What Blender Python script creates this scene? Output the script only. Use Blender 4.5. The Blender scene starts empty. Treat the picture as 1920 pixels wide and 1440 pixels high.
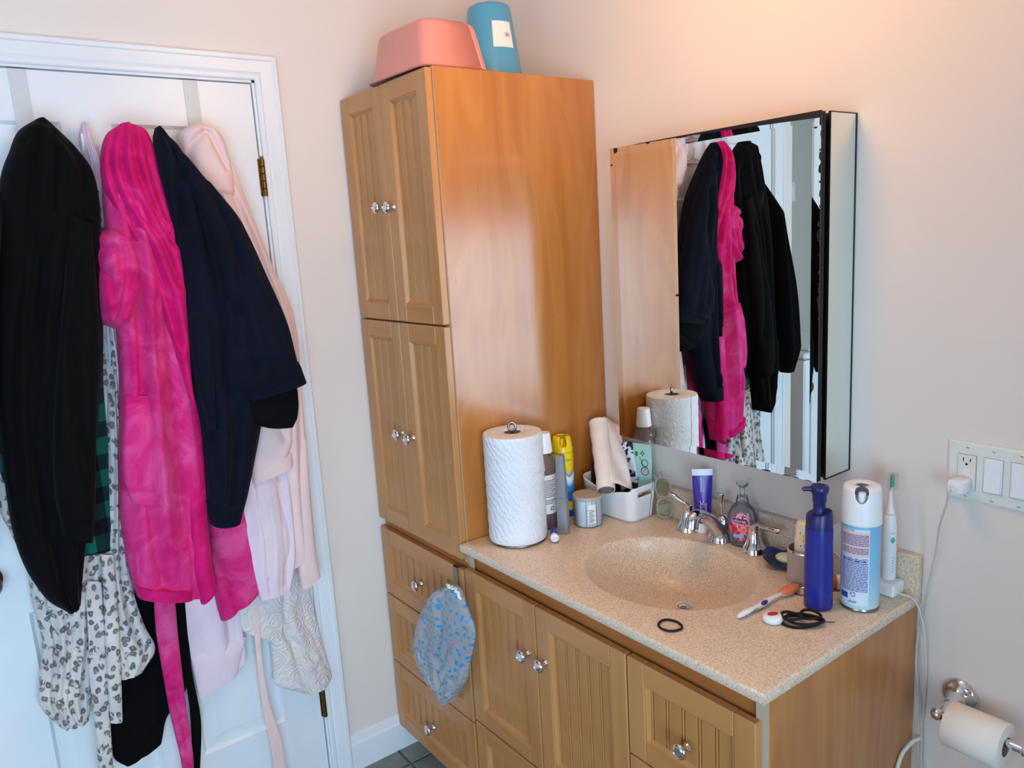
import bpy, math, random
import numpy as np
from mathutils import Vector, Matrix, Euler

random.seed(7); np.random.seed(7)
S = bpy.context.scene
COL = S.collection

# ------------------------------------------------------------------ camera
CAM_LOC = (2.0927, -1.5436, 1.6070)
CAM_ROT = (79.3273, 3.415, 52.7636)
FPX = 1463.746
cam_d = bpy.data.cameras.new('camera')
cam_d.sensor_fit = 'HORIZONTAL'; cam_d.sensor_width = 36.0
cam_d.lens = FPX / 1920.0 * 36.0
cam_d.clip_start = 0.02
cam = bpy.data.objects.new('camera', cam_d)
cam.location = CAM_LOC
cam.rotation_euler = [math.radians(a) for a in CAM_ROT]
COL.objects.link(cam)
S.camera = cam

# ------------------------------------------------------------------ sky, daylight, exposure
W = bpy.data.worlds.new('sky'); S.world = W
W.use_nodes = True
wn = W.node_tree; wn.nodes.clear()
wo = wn.nodes.new('ShaderNodeOutputWorld'); wb = wn.nodes.new('ShaderNodeBackground')
wb.inputs['Color'].default_value = (0.72, 0.85, 1.0, 1); wb.inputs['Strength'].default_value = 1.6
wn.links.new(wb.outputs[0], wo.inputs[0])

def area_light(name, loc, rot, sx, sy, power, col):
    d = bpy.data.lights.new(name, 'AREA'); d.shape = 'RECTANGLE'; d.size = sx; d.size_y = sy
    d.energy = power; d.color = col
    o = bpy.data.objects.new(name, d); o.location = loc; o.rotation_euler = rot; COL.objects.link(o)
    return o
# daylight in the right-hand window, plus added fill in an invented front-wall window (each light sits in its opening, facing the room)
area_light('window_and_fill_light', (3.06, -1.95, 1.10), (0, math.radians(90), 0), 1.20, 1.72, 84.0, (0.635, 0.815, 1.0))
area_light('window_and_fill_light', (1.95, -3.16, 1.25), (math.radians(90), 0, 0), 1.16, 1.16, 18.0, (0.62, 0.81, 1.0))  # added cool fill for the mirror wall and cabinet fronts
S.view_settings.view_transform = 'Standard'
S.view_settings.look = 'None'
S.view_settings.gamma = 1.0
S.view_settings.use_curve_mapping = False
S.view_settings.exposure = 0.11

# ------------------------------------------------------------------ pixel -> point on a plane of the room
_e = Euler([math.radians(a) for a in CAM_ROT], 'XYZ').to_matrix()
_M = np.array(_e); _C = np.array(CAM_LOC)
def on(px, ax, val):
    d = _M @ np.array([(px[0]-960)/FPX, -(px[1]-720)/FPX, -1.0])
    i = 'xyz'.index(ax); t = (val-_C[i])/d[i]
    return _C + t*d

# ------------------------------------------------------------------ materials
def lin(r, g, b):
    f = lambda c: (c/255/12.92) if c/255 <= 0.04045 else ((c/255+0.055)/1.055)**2.4
    return (f(r), f(g), f(b), 1.0)
MATS = {}
class NT:
    """small helper around a node tree"""
    def __init__(s, m): s.t = m.node_tree; s.n = s.t.nodes
    def new(s, k, **kw):
        n = s.n.new('ShaderNode'+k)
        for a, v in kw.items(): setattr(n, a, v)
        return n
    def link(s, a, b): s.t.links.new(a, b)
    def coords(s, scale=(1,1,1), kind='Object', rot=(0,0,0)):
        c = s.new('TexCoord'); m = s.new('Mapping'); m.inputs['Scale'].default_value = scale
        m.inputs['Rotation'].default_value = rot
        s.link(c.outputs[kind], m.inputs['Vector']); return m.outputs['Vector']
    def noise(s, vec, scale, detail=3, rough=0.55, dist=0.0):
        n = s.new('TexNoise'); s.link(vec, n.inputs['Vector'])
        n.inputs['Scale'].default_value = scale; n.inputs['Detail'].default_value = detail
        n.inputs['Roughness'].default_value = rough; n.inputs['Distortion'].default_value = dist
        return n.outputs['Fac']
    def voro(s, vec, scale, feature='F1', out='Distance'):
        n = s.new('TexVoronoi', feature=feature); s.link(vec, n.inputs['Vector'])
        n.inputs['Scale'].default_value = scale
        return n.outputs[out]
    def ramp(s, fac, stops, interp='LINEAR'):
        r = s.new('ValToRGB'); r.color_ramp.interpolation = interp
        e = r.color_ramp.elements
        while len(e) > 1: e.remove(e[-1])
        e[0].position, e[0].color = stops[0][0], stops[0][1]
        for p, c in stops[1:]:
            k = e.new(p); k.color = c
        s.link(fac, r.inputs['Fac']); return r.outputs['Color']
    def mix(s, fac, a, b, mode='MIX'):
        m = s.new('Mix', data_type='RGBA', blend_type=mode)
        for sock, v in ((m.inputs['Factor'], fac), (m.inputs['A'], a), (m.inputs['B'], b)):
            if isinstance(v, (int, float)) : sock.default_value = v
            elif isinstance(v, tuple): sock.default_value = v
            else: s.link(v, sock)
        return m.outputs['Result']
    def math(s, op, a, b=0.0):
        m = s.new('Math', operation=op)
        for i, v in enumerate((a, b)):
            if isinstance(v, (int, float)): m.inputs[i].default_value = v
            else: s.link(v, m.inputs[i])
        return m.outputs[0]
    def sep(s, vec):
        n = s.new('SeparateXYZ'); s.link(vec, n.inputs[0]); return n.outputs
    def bump(s, h, strength, dist, bsdf):
        b = s.new('Bump'); b.inputs['Strength'].default_value = strength; b.inputs['Distance'].default_value = dist
        s.link(h, b.inputs['Height']); s.link(b.outputs[0], bsdf.inputs['Normal'])
def mat(name, col=(0.8,0.8,0.8,1), rough=0.5, metal=0.0, **kw):
    m = bpy.data.materials.new(name); m.use_nodes = True
    b = m.node_tree.nodes['Principled BSDF']
    b.inputs['Base Color'].default_value = col; b.inputs['Roughness'].default_value = rough
    b.inputs['Metallic'].default_value = metal
    for k, v in kw.items(): b.inputs[k.replace('_', ' ')].default_value = v
    MATS[name] = m
    return m, NT(m), b

def plain(name, rgb, rough=0.5, metal=0.0, noise=0.04, nscale=60, bump=0.0, **kw):
    """painted / moulded surface with slight procedural variation"""
    m, t, b = mat(name, lin(*rgb), rough, metal, **kw)
    c = lin(*rgb); d = tuple(x*(1-noise) for x in c[:3])+(1,)
    f = t.noise(t.coords(), nscale, 3)
    t.link(t.ramp(f, [(0.3, d), (0.7, c)]), b.inputs['Base Color'])
    if bump: t.bump(f, bump, 0.002, b)
    return m

# walls: pale pink paint with roller texture
m, t, b = mat('wall_paint', lin(232,222,214), 0.62)
f = t.noise(t.coords(), 220, 2); f2 = t.noise(t.coords(), 2.5, 2)
t.link(t.ramp(f2, [(0.3, lin(226,215,207)), (0.7, lin(229,219,211))]), b.inputs['Base Color'])
t.bump(f, 0.08, 0.001, b)
plain('ceiling_paint', (240,238,234), 0.8)
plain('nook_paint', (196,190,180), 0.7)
m, t, b = mat('white_gloss_paint', lin(238,240,240), 0.32)
f = t.noise(t.coords((1,1,1)), 5, 3)
t.link(t.ramp(f, [(0.3, lin(224,228,232)), (0.7, lin(229,233,236))]), b.inputs['Base Color'])
t.bump(f, 0.008, 0.001, b)

def wood(name, ca, cb, cc, axis, rough, figure=1.0, specks=True, coat=0.0):
    m, t, b = mat(name, ca, rough)
    sc = {'z': (16,16,1.1), 'x': (1.1,16,16)}[axis]
    v = t.coords(sc)
    n1 = t.noise(v, 0.55, 5, 0.55, 1.2)
    fine = t.noise(t.coords({'z': (160,160,5), 'x': (5,160,160)}[axis]), 1.5, 3)
    fig = t.noise(t.coords({'z': (3.4,3.4,.9), 'x': (.9,3.4,3.4)}[axis]), 1.5, 3, 0.5, 2.2)
    c1 = t.ramp(n1, [(0.30, cb), (0.52, ca), (0.75, cc)])
    c2 = t.mix(t.math('MULTIPLY', fine, 0.22), c1, cb)
    wv = t.new('TexWave', wave_type='BANDS', bands_direction='DIAGONAL'); wv.inputs['Scale'].default_value = 1.3
    wv.inputs['Distortion'].default_value = 9.0; wv.inputs['Detail'].default_value = 3; wv.inputs['Detail Scale'].default_value = 1.3
    t.link(t.coords({'z': (6,6,1.0), 'x': (1.0,6,6)}[axis]), wv.inputs['Vector'])
    c3 = t.mix(t.math('MULTIPLY', wv.outputs['Fac'], 0.30*figure), c2, cc)
    c3 = t.mix(t.math('MULTIPLY', fig, 0.34*figure), c3, cb)
    cath = t.noise(t.coords({'z': (4.2,4.2,0.75), 'x': (0.75,4.2,4.2)}[axis]), 1.0, 2, 0.45, 0.7)
    lines = t.ramp(t.math('SINE', t.math('MULTIPLY', cath, 52.0)), [(0.45, (0,0,0,1)), (0.95, (1,1,1,1))])
    c3 = t.mix(t.math('MULTIPLY', lines, 0.34*figure), c3, cc)
    if specks:
        d = t.voro(t.coords({'z': (60,60,9), 'x': (9,60,60)}[axis]), 0.55)
        sp = t.ramp(d, [(0.0, (1,1,1,1)), (0.07, (0,0,0,1))])
        c3 = t.mix(t.math('MULTIPLY', sp, 0.7), c3, lin(92,48,18))
    t.link(c3, b.inputs['Base Color'])
    b.inputs['Coat Weight'].default_value = coat; b.inputs['Coat Roughness'].default_value = 0.18
    t.bump(fine, 0.05, 0.0006, b)
    return m
wood('maple_veneer', lin(184,116,50), lin(162,94,33), lin(198,135,66), 'z', 0.36, 1.0, True, 0.65)
wood('maple_stile', lin(190,131,74), lin(174,115,59), lin(202,145,88), 'z', 0.36, 0.7, False, 0.25)
wood('maple_rail', lin(192,131,73), lin(176,115,58), lin(204,145,87), 'x', 0.36, 0.7, False, 0.25)
wood('maple_plank', lin(190,132,74), lin(174,115,59), lin(202,146,88), 'z', 0.38, 0.7, False, 0.25)
wood('maple_dark', lin(168,102,44), lin(142,80,30), lin(182,118,58), 'x', 0.38, 0.8, False, 0.25)
plain('edge_band', (190,170,146), 0.5)
plain('dark_gap', (48,28,16), 0.8)

# speckled solid-surface counter
m, t, b = mat('solid_surface', lin(205,183,155), 0.30)
v = t.coords()
base = t.ramp(t.noise(v, 260, 2), [(0.32, lin(200,176,150)), (0.5, lin(223,201,175)), (0.68, lin(236,219,198))])
d1 = t.voro(v, 250); s1 = t.ramp(d1, [(0.17, (1,1,1,1)), (0.27, (0,0,0,1))])
pick = t.voro(v, 250, out='Color'); pk = t.ramp(t.sep(pick)[0], [(0.62, (0,0,0,1)), (0.66, (1,1,1,1))])
spots = t.math('MULTIPLY', s1, pk)
c = t.mix(t.math('MULTIPLY', spots, 0.85), base, lin(92,74,62))
d2 = t.voro(t.coords((1.0,1.0,1.0), rot=(0.3,0.5,0.2)), 520); s2 = t.ramp(d2, [(0.14, (1,1,1,1)), (0.24, (0,0,0,1))])
c = t.mix(t.math('MULTIPLY', s2, 0.35), c, lin(236,226,210))
t.link(c, b.inputs['Base Color'])

# slate-look floor tile
m, t, b = mat('floor_tile', lin(112,120,116), 0.35)
v = t.coords()
f = t.noise(v, 9, 5, 0.6, 0.4)
t.link(t.ramp(f, [(0.3, lin(96,108,106)), (0.5, lin(122,130,124)), (0.7, lin(140,140,130))]), b.inputs['Base Color'])
t.bump(f, 0.25, 0.003, b)
plain('grout', (112,100,90), 0.9, bump=0.2)

plain('chrome', (226,226,228), 0.07, 1.0, noise=0.02)
plain('brushed_steel', (150,146,140), 0.28, 1.0)
plain('brass_old', (140,104,52), 0.36, 1.0, noise=0.35, nscale=140)
plain('black_plastic', (14,14,15), 0.38)
plain('white_plastic', (238,240,242), 0.30)
plain('white_matte', (236,238,240), 0.55)
plain('plate_plastic', (226,230,224), 0.34)
plain('strap_metal', (204,208,210), 0.4)
plain('switch_white', (236,240,246), 0.30)
plain('slot_dark', (22,20,20), 0.7)
plain('grey_plastic', (128,130,134), 0.42)
plain('navy_plastic', (28,40,136), 0.30)
plain('navy_plastic_dark', (22,28,96), 0.34)
plain('yellow_plastic', (244,212,20), 0.28)
plain('pink_plastic', (218,142,134), 0.30, noise=0.02, Subsurface_Weight=0.0)
plain('blue_plastic', (80,158,194), 0.22, noise=0.02)
plain('red_label', (206,34,40), 0.4)
plain('paper_label', (240,238,234), 0.6)
plain('ink', (36,36,44), 0.6)
plain('ink_blue', (54,62,150), 0.6)
plain('label_pale', (216,228,240), 0.45)
plain('label_peach', (228,200,190), 0.45)
plain('label_blue', (120,190,226), 0.40)
plain('taupe_enamel', (176,160,148), 0.42)
plain('cream_ceramic', (240,224,196), 0.35)
plain('spot_grey', (150,152,158), 0.45)
plain('green_rubber', (96,190,160), 0.4)
plain('soap_green', (206,220,178), 0.42, Subsurface_Weight=0.2)
plain('navy_glaze', (42,58,110), 0.22)
plain('orange_rubber', (232,130,82), 0.35)
plain('cardboard', (150,134,116), 0.85)
plain('cream_cord', (224,222,210), 0.45)
plain('cord_grey', (200,200,196), 0.45)
plain('elastic_black', (16,15,15), 0.85, bump=0.3, nscale=400)
plain('dot_blue', (58,150,190), 0.4)
plain('light_blue', (150,200,232), 0.4)
plain('purple_grip', (78,40,130), 0.5)
plain('tube_purple', (58,34,150), 0.28)
plain('tube_white', (232,238,246), 0.3)

# mirror: worn dark flecks only along the rim
m, t, b = mat('mirror_glass', (0.86,0.90,0.88,1), 0.0, 1.0)
m2, t2, b2 = mat('mirror_side', (0.80,0.88,0.84,1), 0.02, 1.0)

def clear(name, rgb, rough=0.05, tint=0.5, ior=1.45):
    """thin clear plastic: see-through with a glossy skin, casts light shadows"""
    m = bpy.data.materials.new(name); m.use_nodes = True
    n = m.node_tree; n.nodes.clear()
    o = n.nodes.new('ShaderNodeOutputMaterial'); tr = n.nodes.new('ShaderNodeBsdfTransparent')
    gl = n.nodes.new('ShaderNodeBsdfGlossy'); mx = n.nodes.new('ShaderNodeMixShader'); fr = n.nodes.new('ShaderNodeFresnel')
    df = n.nodes.new('ShaderNodeBsdfDiffuse'); mx2 = n.nodes.new('ShaderNodeMixShader')
    nz = n.nodes.new('ShaderNodeTexNoise'); nz.inputs['Scale'].default_value = 30
    fr.inputs['IOR'].default_value = ior
    c = lin(*rgb); tr.inputs['Color'].default_value = tuple(1-(1-x)*0.7 for x in c[:3])+(1,)
    df.inputs['Color'].default_value = c; gl.inputs['Roughness'].default_value = rough
    gl.inputs['Color'].default_value = (1,1,1,1)
    mr = n.nodes.new('ShaderNodeMapRange'); mr.inputs['To Min'].default_value = tint*0.8; mr.inputs['To Max'].default_value = min(1, tint*1.2)
    n.links.new(nz.outputs['Fac'], mr.inputs['Value']); n.links.new(mr.outputs[0], mx2.inputs['Fac'])
    n.links.new(tr.outputs[0], mx2.inputs[1]); n.links.new(df.outputs[0], mx2.inputs[2])
    n.links.new(fr.outputs[0], mx.inputs['Fac']); n.links.new(mx2.outputs[0], mx.inputs[1]); n.links.new(gl.outputs[0], mx.inputs[2])
    n.links.new(mx.outputs[0], o.inputs[0]); MATS[name] = m
    return m
clear('clear_plastic', (236,238,240), 0.06, 0.05, 1.3)
clear('clear_rim', (222,220,208), 0.08, 0.40)
clear('lens', (220,222,206), 0.02, 0.03)
clear('clear_soap', (186,182,198), 0.05, 0.22)
clear('clear_lotion', (224,208,194), 0.06, 0.16)
clear('purple_liquid', (70,40,110), 0.06, 0.8)
clear('pill_orange', (214,110,40), 0.08, 0.75)
clear('swab_lid', (236,220,208), 0.12, 0.5)
clear('window_glass', (235,245,250), 0.0, 0.02)

# ---- fabrics
def fabric(name, ca, cb, scale=7, bump_s=900, bump=0.35, rough=0.92, sheen=0.3, sheen_tint=None):
    m, t, b = mat(name, ca, rough); b.inputs['Specular IOR Level'].default_value = 0.12
    f = t.noise(t.coords(), scale, 4, 0.6, 0.5)
    t.link(t.ramp(f, [(0.36, cb), (0.62, ca)]), b.inputs['Base Color'])
    b.inputs['Sheen Weight'].default_value = sheen; b.inputs['Sheen Roughness'].default_value = 0.4
    if sheen_tint: b.inputs['Sheen Tint'].default_value = sheen_tint
    h = t.noise(t.coords(), bump_s, 2)
    t.bump(h, bump, 0.0015, b)
    return m
fabric('black_jersey', lin(9,9,10), lin(6,6,7), sheen=0.03)
fabric('black_velvet', lin(7,7,8), lin(5,5,6), sheen=0.04)
fabric('navy_fleece', lin(15,19,34), lin(11,14,27), sheen=0.03)
fabric('navy_dark', lin(7,8,12), lin(5,6,9), sheen=0.02)
fabric('pale_pink_jersey', lin(238,211,206), lin(230,200,197), sheen=0.1, bump_s=500)
fabric('pale_lilac_jersey', lin(232,212,220), lin(222,202,212), sheen=0.1, bump_s=500)
fabric('pale_blue_binding', lin(186,206,222), lin(170,192,210), sheen=0.1)
# hot pink plush: nap brushed in patches
m, t, b = mat('pink_plush', lin(214,28,118), 0.95, Specular_IOR_Level=0.12)
v = t.coords()
nap = t.noise(v, 9, 4, 0.65, 1.0)
c = t.ramp(nap, [(0.34, lin(204,22,106)), (0.5, lin(216,52,126)), (0.66, lin(226,86,148))])
t.link(c, b.inputs['Base Color']); b.inputs['Sheen Weight'].default_value = 0.12
b.inputs['Sheen Tint'].default_value = (1.0,0.45,0.70,1); b.inputs['Sheen Roughness'].default_value = 0.5
t.bump(t.noise(v, 420, 3, 0.7), 0.5, 0.003, b)
m, t, b = mat('pink_satin', lin(204,6,100), 0.7, Specular_IOR_Level=0.2)
v = t.coords(); nap = t.noise(v, 16, 4, 0.6, 1.0)
t.link(t.ramp(nap, [(0.35, lin(190,0,90)), (0.6, lin(210,14,108)), (0.72, lin(214,50,126))]), b.inputs['Base Color'])
b.inputs['Sheen Weight'].default_value = 0.1; b.inputs['Sheen Tint'].default_value = (1,0.4,0.7,1)
# leopard plush
m, t, b = mat('leopard_plush', lin(226,220,212), 0.95, Specular_IOR_Level=0.12)
v = t.coords((1,1,0.72))
warp = t.noise(v, 26, 2)
vv = t.new('VectorMath', operation='MULTIPLY_ADD'); 
nzc = t.new('TexNoise'); nzc.inputs['Scale'].default_value = 38; t.link(v, nzc.inputs['Vector'])
t.link(nzc.outputs['Color'], vv.inputs[0]); vv.inputs[1].default_value = (0.022,0.022,0.022); t.link(v, vv.inputs[2])
sp3 = t.sep(vv.outputs[0]); cm2 = t.new('CombineXYZ'); t.link(sp3[1], cm2.inputs[0]); t.link(sp3[2], cm2.inputs[1])
vd2 = t.new('TexVoronoi', voronoi_dimensions='2D'); vd2.inputs['Scale'].default_value = 56; vd2.inputs['Randomness'].default_value = 0.85
t.link(cm2.outputs[0], vd2.inputs['Vector']); d = vd2.outputs['Distance']; pickc = vd2.outputs['Color']
ring = t.ramp(d, [(0.08, (0.7,0.7,0.7,1)), (0.18, (1,1,1,1)), (0.28, (0.9,0.9,0.9,1)), (0.38, (0,0,0,1))])
brk = t.ramp(t.noise(v, 80, 2), [(0.36, (0,0,0,1)), (0.46, (1,1,1,1))])
fac = t.math('MULTIPLY', ring, brk)
c0 = t.ramp(t.noise(v, 14, 2), [(0.35, lin(194,190,190)), (0.65, lin(218,212,205))])
c1 = t.ramp(t.sep(pickc)[1], [(0.3, lin(60,58,66)), (0.7, lin(98,88,88))])
t.link(t.mix(t.math('MULTIPLY', fac, 0.92), c0, c1), b.inputs['Base Color'])
b.inputs['Sheen Weight'].default_value = 0.2
t.bump(t.noise(t.coords(), 500, 2), 0.4, 0.002, b)
# green / black buffalo plaid
m, t, b = mat('plaid_flannel', lin(14,70,60), 0.9, Specular_IOR_Level=0.12)
o = t.sep(t.coords())
def band(sock, freq):
    return t.ramp(t.math('FRACT', t.math('MULTIPLY', sock, freq)), [(0.48, (0,0,0,1)), (0.52, (1,1,1,1))])
by, bz = band(o[1], 15), band(o[2], 13)
both = t.math('MULTIPLY', t.math('ADD', by, bz), 0.5)
t.link(t.ramp(both, [(0.2, lin(10,92,78)), (0.5, lin(8,46,44)), (0.9, lin(9,12,16))], 'CONSTANT'), b.inputs['Base Color'])
b.inputs['Sheen Weight'].default_value = 0.1
# cream cloth with embossed roses
m, t, b = mat('embossed_cream', lin(222,214,210), 0.85)
v = t.coords()
vv = t.new('VectorMath', operation='MULTIPLY_ADD')
nzc = t.new('TexNoise'); nzc.inputs['Scale'].default_value = 16; t.link(v, nzc.inputs['Vector'])
t.link(nzc.outputs['Color'], vv.inputs[0]); vv.inputs[1].default_value = (0.05,0.05,0.05); t.link(v, vv.inputs[2])
d = t.voro(vv.outputs[0], 16)
rings = t.math('SINE', t.math('MULTIPLY', d, 42.0))
t.link(t.ramp(rings, [(0.5, lin(220,211,208)), (0.95, lin(227,219,215))]), b.inputs['Base Color'])
t.bump(rings, 0.5, 0.002, b)
# paper towel
m, t, b = mat('paper_towel', lin(240,241,244), 0.9)
v = t.coords((1,1,1), rot=(0,0,0))
wv = t.new('TexWave', wave_type='BANDS', bands_direction='DIAGONAL'); wv.inputs['Scale'].default_value = 26
wv.inputs['Distortion'].default_value = 7; wv.inputs['Detail'].default_value = 2; t.link(v, wv.inputs['Vector'])
q = t.voro(v, 160)
hh = t.math('ADD', t.math('MULTIPLY', wv.outputs['Fac'], 0.5), t.math('MULTIPLY', q, 0.6))
t.bump(hh, 0.9, 0.0022, b)
t.link(t.ramp(t.noise(v, 12, 2), [(0.3, lin(220,221,224)), (0.7, lin(229,230,232))]), b.inputs['Base Color'])
m, t, b = mat('paper_core', lin(234,220,212), 0.9)
v = t.coords((1,1,1)); t.bump(t.noise(v, 90, 4, 0.6, 2.0), 0.5, 0.002, b)
t.link(t.ramp(t.noise(v, 14, 3), [(0.3, lin(228,212,204)), (0.7, lin(240,228,220))]), b.inputs['Base Color'])
m, t, b = mat('toilet_tissue', lin(240,234,222), 0.95)
t.bump(t.voro(t.coords(), 300), 0.3, 0.001, b)
t.link(t.ramp(t.noise(t.coords(), 6, 2), [(0.3, lin(238,231,218)), (0.7, lin(243,238,228))]), b.inputs['Base Color'])
# shower-cap film: milky clear plastic printed with blue dots
m = bpy.data.materials.new('cap_film'); m.use_nodes = True; MATS['cap_film'] = m
t = NT(m); b = t.n['Principled BSDF']; out = [n for n in t.n if n.type == 'OUTPUT_MATERIAL'][0]
so_ = t.sep(t.coords((1,1,1))); cmb = t.new('CombineXYZ'); t.link(so_[0], cmb.inputs[0]); t.link(so_[2], cmb.inputs[1])
v = cmb.outputs[0]
def voro2(v, sc, out='Distance'):
    n = t.new('TexVoronoi', voronoi_dimensions='2D'); t.link(v, n.inputs['Vector']); n.inputs['Scale'].default_value = sc; n.inputs['Randomness'].default_value = 0.8
    return n.outputs[out]
big = t.ramp(voro2(v, 52), [(0.23, (1,1,1,1)), (0.26, (0,0,0,1))]); pk = t.ramp(t.sep(voro2(v, 52, 'Color'))[0], [(0.22, (0,0,0,1)), (0.24, (1,1,1,1))])
sml = t.ramp(voro2(v, 96), [(0.19, (1,1,1,1)), (0.22, (0,0,0,1))]); pk2 = t.ramp(t.sep(voro2(v, 96, 'Color'))[0], [(0.62, (0,0,0,1)), (0.64, (1,1,1,1))])
dots_f = t.math('MAXIMUM', t.math('MULTIPLY', big, pk), t.math('MULTIPLY', sml, pk2))
t.link(t.mix(dots_f, lin(208,214,222), lin(50,146,190)), b.inputs['Base Color'])
b.inputs['Roughness'].default_value = 0.2; b.inputs['Specular IOR Level'].default_value = 0.5
tr = t.new('BsdfTransparent'); mx = t.new('MixShader')
t.link(t.math('MAXIMUM', dots_f, 0.36), mx.inputs['Fac']); t.link(tr.outputs[0], mx.inputs[1]); t.link(b.outputs[0], mx.inputs[2]); t.link(mx.outputs[0], out.inputs[0])
# pouches
m, t, b = mat('galaxy_cloth', lin(24,20,34), 0.5)
v = t.coords(); st = t.ramp(t.voro(v, 120), [(0.05, (1,1,1,1)), (0.10, (0,0,0,1))])
c = t.ramp(t.noise(v, 18, 3, 0.6, 1), [(0.35, lin(20,18,26)), (0.6, lin(42,30,56)), (0.75, lin(70,48,72))])
t.link(t.mix(t.math('MULTIPLY', st, 0.6), c, lin(200,190,220)), b.inputs['Base Color'])
fabric('maroon_cloth', lin(52,36,38), lin(40,28,32), rough=0.7)
m, t, b = mat('swirl_cloth', lin(230,226,230), 0.55)
v = t.coords(); n = t.noise(v, 26, 1, 0.4, 1.4)
t.link(t.ramp(n, [(0.47, lin(18,16,26)), (0.5, lin(226,222,228)), (0.62, lin(226,222,228)), (0.65, lin(60,52,84))]), b.inputs['Base Color'])
plain('mint_cloth', (176,220,200), 0.55)
plain('cherry_pink', (214,190,206), 0.55)
plain('leaf_green', (34,140,72), 0.55)
# aerosol print (yellow top, blue swirl, yellow band)
m, t, b = mat('yellow_can_print', lin(244,212,20), 0.28)
o = t.coords(); s_ = t.sep(o)
wob = t.math('ADD', s_[2], t.math('MULTIPLY', t.math('SINE', t.math('ADD', t.math('MULTIPLY', s_[1], 90.0), t.math('MULTIPLY', s_[0], 60.0))), 0.016))
g = t.math('DIVIDE', wob, 0.20)
t.link(t.ramp(g, [(0.0, lin(34,84,168)), (0.17, lin(34,84,168)), (0.18, lin(236,206,30)), (0.29, lin(236,206,30)), (0.30, lin(30,110,190)), (0.50, lin(34,140,214)), (0.58, lin(214,234,244)), (0.63, lin(244,246,240)), (0.66, lin(40,150,210)), (0.72, lin(244,212,20)), (1.0, lin(246,216,24))]), b.inputs['Base Color'])
# disinfectant can: pale blue fading print
m, t, b = mat('blue_can_print', lin(130,196,228), 0.30)
s_ = t.sep(t.coords()); g = t.math('DIVIDE', s_[2], 0.19)
t.link(t.ramp(g, [(0.0, lin(200,226,238)), (0.12, lin(176,216,234)), (0.5, lin(132,198,228)), (1.0, lin(112,180,220))]), b.inputs['Base Color'])
# soap label
m, t, b = mat('soap_label', lin(214,40,92), 0.4)
s_ = t.sep(t.coords()); n = t.noise(t.coords(), 60, 2, 0.5, 2.0)
t.link(t.ramp(n, [(0.38, lin(150,20,70)), (0.47, lin(216,44,96)), (0.54, lin(240,196,206)), (0.6, lin(220,60,104)), (0.7, lin(222,120,40))]), b.inputs['Base Color'])
# shower-cap dots are separate geometry; lamp glass
m, t, b = mat('lamp_glass', (1,0.86,0.66,1), 0.4)
b.inputs['Emission Color'].default_value = (1.0,0.70,0.42,1); b.inputs['Emission Strength'].default_value = 5.0

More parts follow.
